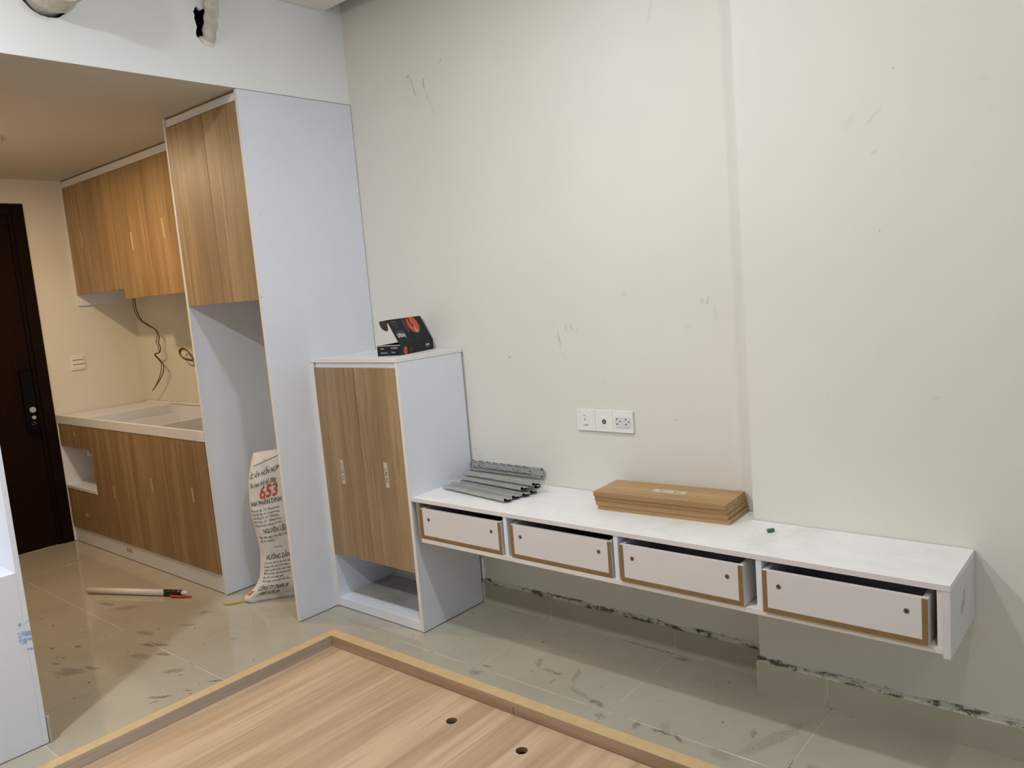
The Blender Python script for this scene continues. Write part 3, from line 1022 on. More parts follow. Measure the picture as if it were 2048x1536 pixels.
# ================================================================== LEFT WHITE CABINET
lc = thing('tall_cabinet', 'plain white cabinet end with open upper bay beside the dark entrance door', 'cabinet', (-0.1, -2.1, 0))
LX, LY0, LY1 = 0.07, -2.75, -1.672
obj('side_panel', mbox(-0.335, LY1 - T, 0.003, LX, LY1, HK - 0.003, bev=0.0006), M_LAM, lc)
obj('side_panel', mbox(-0.335, LY0, 0.003, LX, LY0 + T, HK - 0.003), M_LAM, lc)
obj('front_panel', mbox(LX - T, LY0 + T, 0.003, LX - 0.0004, LY1 - T - 0.0003, 0.617, bev=0.0006), M_LAM, lc)
obj('shelf_board', mbox(-0.335, LY0 + T, 0.600, LX - T - 0.0005, LY1 - T - 0.0003, 0.617), M_LAM, lc)
obj('back_panel', mbox(-0.335, LY0 + T, 0.003, -0.327, LY1 - T - 0.0003, HK - 0.003), M_LAM, lc)
bm = bmesh.new()
rnd = random.Random(4)
fn = frame_fn((LX + 0.0004, -1.700, 0.40), (0, 1, 0), (0, 0, 1))
for k in range(26):
    cx_, cz_ = rnd.uniform(-.012, .026), rnd.uniform(-.085, .075) * rnd.random()
    r = rnd.uniform(.002, .007)
    pts = [(cx_ + r * math.cos(t) * rnd.uniform(.5, 1.3), cz_ + r * math.sin(t) * rnd.uniform(.5, 1.3)) for t in [2 * PI * i / 7 for i in range(7)]]
    pts = [(min(a, .0275), b) for a, b in pts]
    bm.faces.new([bm.verts.new(fn(a, b) + Vector((0.00002 * k, 0, 0))) for a, b in pts])
obj('blue_paint_smear', bm, M_BLUE, lc)['kind'] = 'stuff'

# ================================================================== DUCT STUBS IN THE BULKHEAD
pd = thing('duct_stub', 'fat cloth-wrapped round duct poking out of the wall beside the ceiling', 'duct', (0.0, -1.29, 2.58))
bm = bmesh.new()
N = 40
rings = []
for i in range(16):
    x = -0.05 + 0.20 * i / 15
    ring = []
    for j in range(N):
        t = 2 * PI * j / N
        q = Vector((x * 14, math.cos(t) * 1.5, math.sin(t) * 1.5))
        r = 0.081 + 0.004 * noise.noise(q) + 0.003 * math.sin(x * 70 + t) + (0.004 if 0.03 < x < 0.07 else 0)
        ring.append(bm.verts.new((x, -1.290 + r * math.cos(t), 2.580 + r * math.sin(t))))
    rings.append(ring)
for A, B in zip(rings, rings[1:]):
    for j in range(N):
        f = bm.faces.new((A[j], A[(j + 1) % N], B[(j + 1) % N], B[j]))
        f.smooth = True
bm.faces.new(rings[-1])
obj('duct_wrap', bm, M_WRAP, pd)

pp = thing('pipe_stub', 'narrow tape-wrapped pipe bundle rising out of a ragged black wall hole', 'pipe', (0.0, -0.68, 2.52))
bm = bmesh.new()
path = smooth_path([(-0.075, -0.700, 2.465), (-0.035, -0.692, 2.500), (0.000, -0.688, 2.545), (0.020, -0.684, 2.60), (0.030, -0.680, 2.66), (0.034, -0.678, 2.712)], 8)
N = 26
rings = []
up = Vector((1, 0, 0))
for i, p in enumerate(path):
    d = (path[min(i + 1, len(path) - 1)] - path[max(i - 1, 0)]).normalized()
    a = (up - d * up.dot(d)).normalized()
    b = d.cross(a)
    ring = []
    for j in range(N):
        t = 2 * PI * j / N
        q = Vector((math.cos(t) * 1.4, math.sin(t) * 1.4, i * 0.33))
        r = 0.0265 + 0.0040 * noise.noise(q) + 0.0024 * math.sin(i * 0.95 + 1.4 * math.sin(t))
        ring.append(bm.verts.new(p + a * r * math.cos(t) + b * r * math.sin(t)))
    rings.append(ring)
for A, B in zip(rings, rings[1:]):
    for j in range(N):
        f = bm.faces.new((A[j], A[(j + 1) % N], B[(j + 1) % N], B[j]))
        f.smooth = True
bm.faces.new(rings[-1])
obj('pipe_wrap', bm, M_WRAP, pp)
bm = bmesh.new()
tube(bm, [(0.026, -0.676, 2.705), (0.030, -0.670, 2.735), (0.032, -0.668, 2.742)], 0.008, 12)
obj('copper_end', bm, M_WRAP, pp)
bm = bmesh.new()
tube(bm, smooth_path([(-0.03, -0.722, 2.520), (-0.018, -0.705, 2.506), (-0.012, -0.685, 2.501), (-0.03, -0.665, 2.506)], 5), 0.016, 14)
obj('drain_hose', bm, M_PVC, pp)

# ================================================================== LAMPS
def ceiling_lamp(x, y, z, label, group=None, r=0.10):
    """round ceiling plate with a shallow round diffuser"""
    t = thing('ceiling_lamp', label, 'lamp', (x, y, z), group)
    bm = bmesh.new()
    n = 40
    prof = [(r, -0.0003), (r, -0.010), (r - 0.008, -0.016), (0.045, -0.020), (0.0205, -0.021)]
    rg = [[bm.verts.new((x + a * math.cos(2 * PI * i / n), y + a * math.sin(2 * PI * i / n), z + b)) for i in range(n)] for a, b in prof]
    for A, B in zip(rg, rg[1:]):
        for i in range(n):
            f = bm.faces.new((A[i], A[(i + 1) % n], B[(i + 1) % n], B[i]))
            f.smooth = True
    obj('ceiling_plate', bm, M_PLATE, t)
    bm = bmesh.new()
    cyl(bm, (x, y, z - 0.032), (x, y, z - 0.018), 0.057, n=24)
    obj('diffuser', bm, M_LAMPON, t)
ceiling_lamp(KLAMP[0], KLAMP[1], HK, 'round white lamp plate on the low kitchen ceiling', r=0.145)
for k, (lx, ly, pw, lc_) in enumerate(LAMPS):
    ceiling_lamp(lx, ly, HC, ('round lamp plate on the main ceiling above the drawer shelf', 'round lamp plate on the main ceiling before the wall pier', 'round lamp plate on the main ceiling above the bed platform', 'added fill lamp plate on the main ceiling toward the right wall')[k], 'main room ceiling lamps', r=0.07)

# ================================================================== SWITCHES AND OUTLETS
def plate_back(x0, x1, z0, z1):
    return mbox(x0, -0.0105, z0, x1, -0.0005, z1, bev=0.0015)
OZ0, OZ1 = 0.8415, 0.927
t = thing('socket_plate', 'square white data socket plate on the wall, first beside the shoe cabinet side', 'socket', (1.24, 0, 0.88))
t['label'] = 'square white data socket plate with one small grey-marked port'
obj('plate', plate_back(1.1965, 1.2835, OZ0, OZ1), M_PLATE, t)
obj('port_insert', mbox(1.226, -0.0118, 0.862, 1.2500, -0.0100, 0.900, bev=0.0006), M_PLATE, t)
bm = bmesh.new()
fn = frame_fn((0, -0.0121, 0), (1, 0, 0), (0, 0, 1))
ribbon(bm, [(1.228, .9015), (1.242, .9007)], 0.0012, frame_fn((0, -0.0109, 0), (1, 0, 0), (0, 0, 1)))
ribbon(bm, [(1.233, .888), (1.239, .8878)], 0.0018, fn)
ribbon(bm, [(1.231, .884), (1.242, .8835)], 0.0010, fn)
ribbon(bm, [(1.227, .865), (1.249, .8645)], 0.0010, fn)
ribbon(bm, [(1.241, .8655), (1.249, .865)], 0.0018, fn)
obj('port_marks', bm, M_GREYPRINT, t)['kind'] = 'stuff'
t = thing('socket_plate', 'square white aerial socket plate with one round dark-rimmed port', 'socket', (1.325, 0, 0.88))
obj('plate', plate_back(1.2842, 1.3645, OZ0, OZ1 - 0.0005), M_PLATE, t)
obj('port_insert', mbox(1.312, -0.0118, 0.860, 1.3365, -0.0100, 0.902, bev=0.0006), M_PLATE, t)
bm = bmesh.new()
cyl(bm, (1.3265, -0.0112, 0.882), (1.3265, -0.0150, 0.882), 0.0082, n=22)
cyl(bm, (1.3265, -0.0150, 0.882), (1.3265, -0.0165, 0.882), 0.0050, n=16, mat=1)
obj('aerial_port', bm, [M_DARK, M_STEEL], t)
t = thing('socket_plate', 'square white double power socket plate with six dark pin holes', 'socket', (1.41, 0, 0.88))
obj('plate', plate_back(1.3652, 1.4545, OZ0, OZ1 - 0.001), M_PLATE, t)
obj('socket_insert', mbox(1.3765, -0.0130, 0.8620, 1.4440, -0.0100, 0.9040, bev=0.0008), M_INS, t)
for cx_ in (1.3855, 1.4245):
    for dx, dz, rr in ((0, .0102, .0030), (0.0008, -.0090, .0032), (0.0135, .0010, .0029)):
        bm = bmesh.new()
        cyl(bm, (cx_ + dx, -0.0132, 0.8845 + dz), (cx_ + dx, -0.0126, 0.8845 + dz), rr, n=12)
        obj('pin_hole', bm, M_DARK, t)
t = thing('light_switch', 'square white two-rocker light switch on the wall beside the dark door', 'switch', (XL, -0.42, 1.165))
obj('plate', mbox(XL + 0.0005, -0.466, 1.115, XL + 0.010, -0.374, 1.213, bev=0.002), M_PLATE, t)
for z0, z1 in ((1.182, 1.206), (1.153, 1.179), (1.124, 1.150)):
    obj('rocker', mbox(XL + 0.009, -0.450, z0, XL + 0.0135, -0.384, z1, bev=0.001), M_PLATE, t)
bm = bmesh.new()
for z in (1.1805, 1.1515):
    bx(bm, XL + 0.0098, -0.450, z - 0.0018, XL + 0.0138, -0.384, z + 0.0018)
obj('rocker_gap', bm, M_WIRE, t)

# ================================================================== CABLES
t = thing('hanging_cable', 'pair of thin brown wires dangling below the wall cabinet', 'cable', (-2.29, -0.1, 1.6))
wp = [(-2.396, -.055, 1.60), (-2.396, -.055, 1.551), (-2.390, -.055, 1.476), (-2.337, -.055, 1.407), (-2.226, -.055, 1.363), (-2.149, -.055, 1.334), (-2.118, -.055, 1.293), (-2.138, -.055, 1.251), (-2.120, -.055, 1.217), (-2.143, -.055, 1.184), (-2.210, -.055, 1.174), (-2.151, -.055, 1.134), (-2.111, -.055, 1.100), (-2.123, -.055, 1.060), (-2.171, -.055, 1.016), (-2.250, -.055, 0.964), (-2.312, -.055, 0.928)]
bm = bmesh.new()
tube(bm, smooth_path(wp, 5), 0.0034, 8)
obj('wire', bm, M_WIRE, t)
bm = bmesh.new()
wp2 = [(x - 0.012 - 0.012 * math.sin(i * 1.1), y - 0.004, z + 0.004 * math.cos(i)) for i, (x, y, z) in enumerate(wp)]
tube(bm, smooth_path(wp2, 5), 0.0028, 8)
obj('wire', bm, M_WIREO, t)
t = thing('cable_loop', 'small brown wire loop sticking out of the wall above the sink counter', 'cable', (-1.75, 0, 1.13))
lp = [(-1.70, .0, 1.10), (-1.735, -.02, 1.118), (-1.755, -.03, 1.124), (-1.828, -.045, 1.137), (-1.88, -.045, 1.163), (-1.886, -.04, 1.189), (-1.85, -.035, 1.201), (-1.803, -.03, 1.181), (-1.773, -.03, 1.152), (-1.745, -.03, 1.125), (-1.73, -.035, 1.085)]
for dz, mt in ((0, M_WIRE), (0.008, M_WIREO)):
    bm = bmesh.new()
    tube(bm, smooth_path([(x + dz * .6, y - dz, z + dz) for x, y, z in lp], 5), 0.0042, 8)
    obj('wire', bm, mt, t)

# ================================================================== WHITE TUBE ON THE FLOOR
a, b = Vector((-1.374, -.974, 0.0165)), Vector((-.815, -.712, 0.0165))
d = (b - a).normalized()
t = thing('plastic_tube', 'white plastic tube with black taped end lying on the kitchen floor', 'tube', tuple(a))
bm = bmesh.new()
n = 24
L1 = (b - a).length - 0.13
e = d.orthogonal().normalized(); g = d.cross(e)
prof = [(0.0, 0.0115), (0.0, 0.016), (L1, 0.016), (L1, 0.0115)]
rg = [[bm.verts.new(a + d * s + (e * math.cos(2 * PI * i / n) + g * math.sin(2 * PI * i / n)) * r) for i in range(n)] for s, r in prof]
for i_, (A, B) in enumerate(zip(rg, rg[1:] + rg[:1])):
    for i in range(n):
        f = bm.faces.new((A[i], A[(i + 1) % n], B[(i + 1) % n], B[i]))
        f.smooth = i_ in (1, 3)
obj('tube_body', bm, M_PVC, t)
bm = bmesh.new()
N = 20
rings = []
for i in range(14):
    s = L1 - 0.006 + 0.105 * i / 13
    rings.append([bm.verts.new(a + d * s + (e * math.cos(2 * PI * j / N) + g * math.sin(2 * PI * j / N)) * (0.0166 + 0.0012 * math.sin(i * 1.7 + j * 0.6) - (0.002 if i > 11 else 0))) for j in range(N)])
for A, B in zip(rings, rings[1:]):
    for j in range(N):
        f = bm.faces.new((A[j], A[(j + 1) % N], B[(j + 1) % N], B[j]))
        f.smooth = True
bm.faces.new(rings[-1]); bm.faces.new(rings[0][::-1])
obj('black_tape', bm, M_BTAPE, t)
bm = bmesh.new()
cyl(bm, a + d * (L1 + 0.095), a + d * (L1 + 0.135), 0.0125, 0.012, 18)
obj('tube_tip', bm, M_PVC, t)
bm = bmesh.new()
side = Vector((d.y, -d.x, 0))
pth = smooth_path([a + d * (L1 + 0.045) + side * 0.021 + Vector((0, 0, -0.007)), a + d * (L1 + 0.10) + side * 0.024 + Vector((0, 0, -0.009)), a + d * (L1 + 0.165) + side * 0.018 + Vector((0, 0, -0.009))], 5)
tube(bm, pth, 0.007, 10, radii=[0.007 - 0.003 * i / len(pth) for i in range(len(pth))])
obj('red_tab', bm, M_RED, t)

# ================================================================== FEED SACK
SO = Vector((-0.405, -0.565, 0))
SU = Vector((0.5936, 0.8048, 0)); SU.normalize()
SN = Vector((SU.y, -SU.x, 0))
zz = [0, .02, .045, .07, .10, .145, .24, .32, .37, .445, .52, .615, .69, .735]
ul = [-.048, -.078, -.034, -.006, .012, .026, .037, .032, .025, .018, .018, .026, .046, .062]
rr = [.034, .030, .046, .056, .060, .056, .052, .058, .062, .066, .066, .056, .036, .014]
SW = 0.43
itp = lambda tab, z: float(np.interp(z, zz, tab))
def sack_front(s, z, lift=0.0):
    """point on the printed front, s = arc length from the left edge"""
    r = itp(rr, z)
    u0 = itp(ul, z)
    if s < r * PI / 2:
        u, dd = u0 + r * (1 - math.cos(s / r)), r * math.sin(s / r)
    else:
        u, dd = u0 + r + (s - r * PI / 2), r
    w = SW - u0
    k = min(1.0, max(0.0, (u - u0) / w))
    q = Vector((u * 9, z * 7, 2.0))
    dd += 0.016 * math.sin(PI * k) * min(1, z * 6) + (0.010 * noise.noise(q) + 0.004 * noise.noise(q * 2.7)) * min(1.0, s / 0.05)
    return SO + SU * u + SN * (dd - 0.030 + lift) + Vector((0, 0, z + 0.012 * (k - 0.3) * min(1, z * 2)))
sk = thing('feed_sack', 'printed white woven feed sack standing in the empty fridge bay', 'sack', tuple(SO))
bm = bmesh.new()
rows = 46
cols_f, cols_b = 34, 18
grid = []
for i in range(rows + 1):
    z = 0.735 * i / rows
    r = itp(rr, z); u0 = itp(ul, z)
    smax = r * PI / 2 + (SW - 2 * r - u0)
    ring = [bm.verts.new(sack_front(smax * (j / cols_f), z)) for j in range(cols_f + 1)]
    for j in range(1, cols_b):
        t_ = j / cols_b
        if t_ < 0.3:
            an = t_ / 0.3 * PI / 2
            u, dd = SW - r + r * math.sin(an), r * math.cos(an)
            p = SO + SU * u + SN * (dd - 0.030) + Vector((0, 0, z + 0.008 * min(1, z * 2)))
        else:
            k = (t_ - 0.3) / 0.7
            u = SW - (SW - u0) * k
            p = SO + SU * u + SN * (-r * math.cos(PI / 2 * max(0, (k - .8) / .2)) * min(1, k / .15) - 0.030) + Vector((0, 0, z))
        ring.append(bm.verts.new(p))
    grid.append(ring)
n = len(grid[0])
for A, B in zip(grid, grid[1:]):
    for j in range(n):
        f = bm.faces.new((A[j], A[(j + 1) % n], B[(j + 1) % n], B[j]))
        f.smooth = True
bm.faces.new(grid[0][::-1])
bm.faces.new(grid[-1])
for v in bm.verts:
    v.co.z = max(v.co.z, 0.001)
obj('sack_body', bm, M_SACK, sk)
# folded top flap
bm = bmesh.new()
g = []
for i in range(9):
    s = 0.03 + 0.13 * i / 8
    top = sack_front(s, 0.733, 0.004)
    low = sack_front(s, 0.733 - 0.055 * (1 - i / 9.5), 0.007)
    g.append((bm.verts.new(top), bm.verts.new((top + low) / 2 + SN * 0.004), bm.verts.new(low)))
for A, B in zip(g, g[1:]):
    for k in range(2):
        f = bm.faces.new((A[k], B[k], B[k + 1], A[k + 1]))
        f.smooth = True
obj('top_fold', bm, M_SACK, sk)
def sack_text(bm, body, s0, z0, size, slope, mat, xs_=0.85, bold=0.0):
    def fn(x, y):
        s = s0 + x
        return sack_front(max(0.001, s), z0 + slope * s + y, 0.0016)
    text_on(bm, body, size, fn, mat, 'LEFT', xs_, bold)
bm = bmesh.new()
sack_text(bm, 'ỨC ĂN HỖN HỢP DẠ', 0.028, .608, .0345, .24, 0, .49, .0003)
sack_text(bm, 'Cho heo thịt từ 30kg', 0.034, .565, .033, .20, 0, .46, .0001)
sack_text(bm, '653', 0.090, .508, .086, .13, 1, .68, .0020)
sack_text(bm, 'ÀNH PHẦN DINH D', 0.034, .478, .0335, .11, 0, .60, .0003)
small = ['Độ ẩm tối đa : 14 - Protein thô', 'Xơ thô tối đa : 6 - Canxi trong', 'Lysine tổng số : 0,7 - Photpho', 'Năng lượng : 3,2 - Năng lượng', 'Không có thuốc kháng sinh lâm']
for i, s_ in enumerate(small):
    sack_text(bm, s_, 0.030, .450 - .0185 * i, .0155, .10, 0, .74)
sack_text(bm, 'NGUYÊN LIỆU', 0.078, .340, .034, .085, 0, .54, .0003)
for i, s_ in enumerate(('Bắp, tấm gạo, khô đậu tương,', 'bột cá, vitamin.')):
    sack_text(bm, s_, 0.045, .316 - .0195 * i, .0165, .085, 0, .74)
sack_text(bm, '. . Hạn dùng', 0.100, .262, .010, .07, 0, .9)
sack_text(bm, 'HƯỚNG DẪN SỬ', 0.062, .205, .034, .07, 0, .54, .0003)
for i, s_ in enumerate(('Cho heo ăn tự do mỗi ngày', 'không cần pha trộn thêm', 'Luôn có đủ nước sạch mát cho', 'Để nơi khô ráo thoáng mát', 'Bao đã mở dùng ngay', 'Xem ngày sản xuất trên bao')):
    sack_text(bm, s_, 0.052, .186 - .0175 * i, .0150, .06, 0, .76)
sack_text(bm, 'CÔNG TY TNHH JA', 0.048, .058, .031, .055, 0, .52, .0003)
sack_text(bm, '100% VỐN IN', 0.074, .030, .029, .05, 0, .56, .0003)
for (s0, z0, w, h) in ((0.006, .112, .012, .022), (0.012, .035, .02, .024)):
    q = [sack_front(s0 + a, z0 + b, 0.0016) for a, b in ((0, 0), (w, .004), (w, h), (0, h * .8))]
    f = bm.faces.new([bm.verts.new(p) for p in q]); f.material_index = 1
obj('printed_text', bm, [M_PRINTB, M_PRINTR], sk)['kind'] = 'stuff'
bm = bmesh.new()
tube(bm, smooth_path([(-.470, -.605, .004), (-.490, -.640, .006), (-.505, -.660, .005), (-.535, -.672, .004)], 5), 0.005, 8, radii=None)
tag(obj('twine_scrap', bm, M_YEL, None, base=(-.49, -.64, 0)), 'scrap of yellow twine on the tiles by the sack corner', 'scrap')

# ================================================================== BLACK HARDWARE BOX
A3 = Vector((.373, -.301, HS)); B3 = Vector((.487, -.27, HS))
V1 = (B3 - A3); w1 = V1.length; V1.normalize()
V2 = Vector((-V1.y, V1.x, 0)); w2 = 0.272
hb = 0.0445
bxh = thing('cardboard_box', 'open black cardboard box with orange print on top of the shoe cabinet', 'box', tuple(A3))
def P3(u, v, z): return A3 + V1 * u + V2 * v + Vector((0, 0, z))
def slab(bm, o, a, b, c, mat=0):
    """parallelepiped from corner o and three edge vectors"""
    v = [bm.verts.new(o + a * i + b * j + c * k) for i in (0, 1) for j in (0, 1) for k in (0, 1)]
    for q in [(0, 1, 3, 2), (4, 6, 7, 5), (0, 4, 5, 1), (2, 3, 7, 6), (0, 2, 6, 4), (1, 5, 7, 3)]:
        f = bm.faces.new([v[i] for i in q]); f.material_index = mat
tk = 0.0018
Zv = Vector((0, 0, 1))
bm = bmesh.new()
slab(bm, P3(0, 0, .0005), V1 * w1, V2 * w2, Zv * tk)
slab(bm, P3(0, 0, .0005), V1 * w1, V2 * tk, Zv * hb)
slab(bm, P3(0, w2 - tk, .0005), V1 * w1, V2 * tk, Zv * hb)
slab(bm, P3(0, tk, .0005), V1 * tk, V2 * (w2 - 2 * tk), Zv * hb)
slab(bm, P3(w1 - tk, tk, .0005), V1 * tk, V2 * (w2 - 2 * tk), Zv * hb)
obj('box_tray', bm, M_BOX, bxh)
bm = bmesh.new()
slab(bm, P3(0.001, -0.0004, hb - .003), V1 * (w1 - 0.001), V2 * 0.003, Zv * 0.0045)
obj('torn_rim', bm, M_CARDEDGE, bxh)
th = math.radians(63)
LD = -V1 * math.cos(th) + Zv * math.sin(th)          # hinge to far lid edge
LN = V1 * math.sin(th) + Zv * math.cos(th)           # printed outside
wl = 0.122
H0 = P3(w1, 0, hb + .0005)
bm = bmesh.new()
slab(bm, H0 - LN * tk, LD * wl, V2 * w2, LN * tk)
lid = obj('box_lid', bm, M_BOX, bxh)
bm = bmesh.new()                                      # tuck flap along the far edge, folded down inside
slab(bm, H0 + LD * (wl - tk) - LN * tk, -LN * 0.020 - LD * 0.004, V2 * w2, LD * tk)
obj('tuck_flap', bm, M_CARDIN, lid)
bm = bmesh.new()                                      # rounded dust ear at the near end
EA = H0 + LD * wl
ear_u = (-V2 * 0.98 - V1 * 0.35).normalized()
pts = [(0.0, 0.0), (0.040, 0.0)] + [(0.0 + 0.040 * math.cos(t), -0.046 * math.sin(t)) for t in [PI / 2 * i / 9 for i in range(10)]][1:]
dn = (-LD * 0.25 - Zv).normalized()
def ear(a, b, c): return EA - LN * 0.001 - V1 * (a * 0.9) - V2 * (a * 0.12) + dn * (-b) + V2 * c
pp_ = [(0, 0), (0.040, -0.004)] + [(0.040 * math.cos(t) ** 0.8, -0.006 - 0.042 * math.sin(t) ** 0.9) for t in [PI / 2 * i / 9 for i in range(1, 9)]] + [(0.004, -0.048), (0, -0.04)]
fr = [bm.verts.new(ear(a, b, 0)) for a, b in pp_]
bk = [bm.verts.new(ear(a, b, tk)) for a, b in pp_]
bm.faces.new(fr); bm.faces.new(bk[::-1])
for i in range(len(fr)):
    bm.faces.new((fr[i], fr[(i + 1) % len(fr)], bk[(i + 1) % len(fr)], bk[i]))
obj('dust_flap', bm, M_CARDIN, lid)
# print on the lid: logo upside down, orange disc with a dark arrow
fl = lambda u, v: H0 + V2 * u + LD * v + LN * 0.0006
bm = bmesh.new()
text_on(bm, 'ivan', 0.040, lambda x, y: fl(0.078 - x, 0.052 - y), 0, 'LEFT', 1.0, 0.0004)
text_on(bm, 'HARDWARE', 0.0085, lambda x, y: fl(0.078 - x, 0.064 - y), 2, 'LEFT', 1.1)
for (u0, u1, v) in ((.02, .062, .108), (.024, .058, .096), (.038, .050, .084)):
    ribbon(bm, [(u0, v), (u1, v)], 0.0008, fl, 2)
cu, cv, cr = 0.178, 0.085, 0.043
pts = [(cu + cr * math.cos(t), min(cv + cr * math.sin(t), wl - 0.0008)) for t in [2 * PI * i / 40 for i in range(40)]]
f = bm.faces.new([bm.verts.new(fl(*p)) for p in pts]); f.material_index = 1
fl2 = lambda u, v: fl(u, v) + LN * 0.0004
for q, m_ in (([(.158, wl - .001), (.167, wl - .001), (.164, .095), (.155, .095)], 3), ([(.155, .097), (.164, .097), (.176, .078), (.170, .070)], 3), ([(.172, .050), (.190, .047), (.176, .082)], 4)):
    f = bm.faces.new([bm.verts.new(fl2(*p)) for p in q]); f.material_index = m_
pts = [(0.118 + .018 * math.cos(t), .085 + 0.036 * math.sin(t)) for t in [2 * PI * i / 24 for i in range(24)]]
f = bm.faces.new([bm.verts.new(fl(*p)) for p in pts]); f.material_index = 5
obj('lid_print', bm, [M_PALEPRINT, M_ORANGE, M_GREYPRINT, M_BOX, M_TORN, M_VIOLET], lid)['kind'] = 'stuff'
# print on the long side and on the end
fs = lambda u, v: P3(w1 + 0.0005, u, v)
bm = bmesh.new()
text_on(bm, 'ivan', 0.0215, lambda x, y: fs(0.206 + x, 0.020 + y), 0, 'LEFT', 1.0, 0.0002)
ribbon(bm, [(.206, .0135), (.236, .0135)], 0.0008, fs, 2)
for cu, cv, a_, b_, m_ in ((.040, .018, .015, .017, 1), (.085, .020, .010, .012, 5)):
    pts = [(cu + a_ * math.cos(t), max(.001, cv + b_ * math.sin(t))) for t in [2 * PI * i / 28 for i in range(28)]]
    f = bm.faces.new([bm.verts.new(fs(*p)) for p in pts]); f.material_index = m_
f = bm.faces.new([bm.verts.new(fs(*p) + V1 * 0.0004) for p in ((.043, .012), (.050, .012), (.051, .022), (.046, .024))]); f.material_index = 3
fe = lambda u, v: P3(u, -0.0005, v)
text_on(bm, 'Item:', 0.0088, lambda x, y: fe(0.018 + x, 0.029 + y), 0)
text_on(bm, 'IV-FGE.035', 0.0088, lambda x, y: fe(0.070 + x, 0.030 + y), 0, 'LEFT', .85)
text_on(bm, 'Quantity:', 0.0088, lambda x, y: fe(0.018 + x, 0.011 + y), 0)
text_on(bm, '20 pcs', 0.0088, lambda x, y: fe(0.072 + x, 0.012 + y), 0, 'LEFT', .85)
obj('side_print', bm, [M_PALEPRINT, M_ORANGE, M_GREYPRINT, M_BOX, M_TORN, M_VIOLET], bxh)['kind'] = 'stuff'

# ================================================================== STACK OF OAK BOARDS
lb = ['topmost oak board of the stack, with a taped note', 'second oak board from the top of the stack on the shelf', 'third oak board from the top of the stack, above the lowest', 'lowest oak board of the stack, lying on the white shelf']
BT = 0.0172
for k in range(4):
    zb = ZS + 0.0004 + (3 - k) * (BT + 0.0006)
    cxk, cyk, rz = ((1.6415, -0.1130, 3.6), (1.6400, -0.1050, 3.3), (1.6420, -0.1035, 3.4), (1.6470, -0.0980, 3.2))[k]
    bm = mbox(-0.2505, -0.0890, 0, 0.2505, 0.0890, BT, bev=0.0006)
    o = obj('oak_board', bm, M_OAKX, None, local=True)
    o.location = (cxk, cyk, zb)
    o.rotation_euler = (0, 0, math.radians(rz))
    tag(o, lb[k], 'board', 'oak boards stacked on the shelf')
    if k == 0:
        o.name = 'oak_board'
        BASE[o.name] = Vector((0, 0, 0))
        bm = bmesh.new()
        f = bm.faces.new([bm.verts.new((x, y, BT + .0004)) for x, y in ((-.05, -.022), (.075, -.020), (.070, .018), (-.052, .016))])
        fn = frame_fn((0, 0, BT + .0008), (1, 0, 0), (0, 1, 0))
        for p in ([(-.026, .004), (-.024, -.008), (-.018, .004), (-.012, -.006), (-.008, .006)], [(.028, .006), (.034, -.008), (.040, .004)], [(.030, -.002), (.044, .000)], [(.046, -.012), (.052, .004)]):
            ribbon(bm, p, 0.0010, fn, 1)
        obj('taped_note', bm, [M_TAPE, M_INK], o, local=True)

# ================================================================== DRAWER SLIDES
def slide_meshes():
    """telescopic ball-bearing slide lying flat, length along x from the origin"""
    L = 0.40
    def extr(prof, x0, x1, bm, closed=False):
        A = [bm.verts.new((x0, y, z)) for y, z in prof]
        B = [bm.verts.new((x1, y, z)) for y, z in prof]
        m_ = len(prof)
        for i in range(m_ if closed else m_ - 1):
            bm.faces.new((A[i], A[(i + 1) % m_], B[(i + 1) % m_], B[i]))
        bm.faces.new(A[::-1]); bm.faces.new(B)
    h, t_, w = 0.0125, 0.0014, 0.0203
    outer = [(-w, 0), (w, 0), (w, h), (w - .007, h), (w - .007, h - t_), (w - t_, h - t_), (w - t_, t_), (-w + t_, t_), (-w + t_, h - t_), (-w + .007, h - t_), (-w + .007, h), (-w, h)]
    bo = bmesh.new(); extr(outer, 0, L, bo, True)
    w2_ = 0.0118
    inner = [(-w2_, h - .0030), (w2_, h - .0030), (w2_, h + .0010), (w2_ - .0055, h + .0014), (w2_ - .0055, h - .0005), (-w2_ + .0055, h - .0005), (-w2_ + .0055, h + .0014), (-w2_, h + .0010)]
    bi = bmesh.new(); extr(inner, 0.004, L + .012, bi, True)
    be = bmesh.new()
    b1 = mbox(L - .022, -.013, .002, L + .006, .013, h - .001)
    b2 = mbox(0.0, -.013, .002, .012, .013, h - .001)
    for xk in (.05, .075, .16, .25, .275, .34):
        cyl(be, (xk, 0.002, h - .0004), (xk, 0.002, h + .0002), 0.0028, n=8)
        cyl(be, (xk + .012, -0.004, h - .0004), (xk + .012, -0.004, h + .0002), 0.0018, n=8)
    out = []
    for nm, bm_, mt in (('outer_rail', bo, M_ZINC), ('inner_rail', bi, M_ZINC), ('end_stop', b1, M_BLACK), ('end_stop', b2, M_BLACK), ('fixing_holes', be, M_BLACK)):
        bmesh.ops.recalc_face_normals(bm_, faces=bm_.faces)
        me = bpy.data.meshes.new(nm); bm_.to_mesh(me); bm_.free(); me.materials.append(mt)
        out.append((nm, me))
    return out
SL = slide_meshes()
def slide(loc, rz, label, group, rx=0.0, ry=0.0):
    r = bpy.data.objects.new('drawer_slide', None)
    COL.objects.link(r)
    r.empty_display_size = 0.03
    r.location = loc
    r.rotation_mode = 'XYZ'
    r.rotation_euler = (math.radians(rx), math.radians(ry), math.radians(rz))
    tag(r, label, 'drawer slide', group)
    for nm, me in SL:
        o = bpy.data.objects.new(nm, me)
        COL.objects.link(o)
        o.parent = r
        if nm == 'fixing_holes':
            o['kind'] = 'stuff'
    return r
GS = 'grey drawer slides heaped on the shelf'
rzf = -8.3
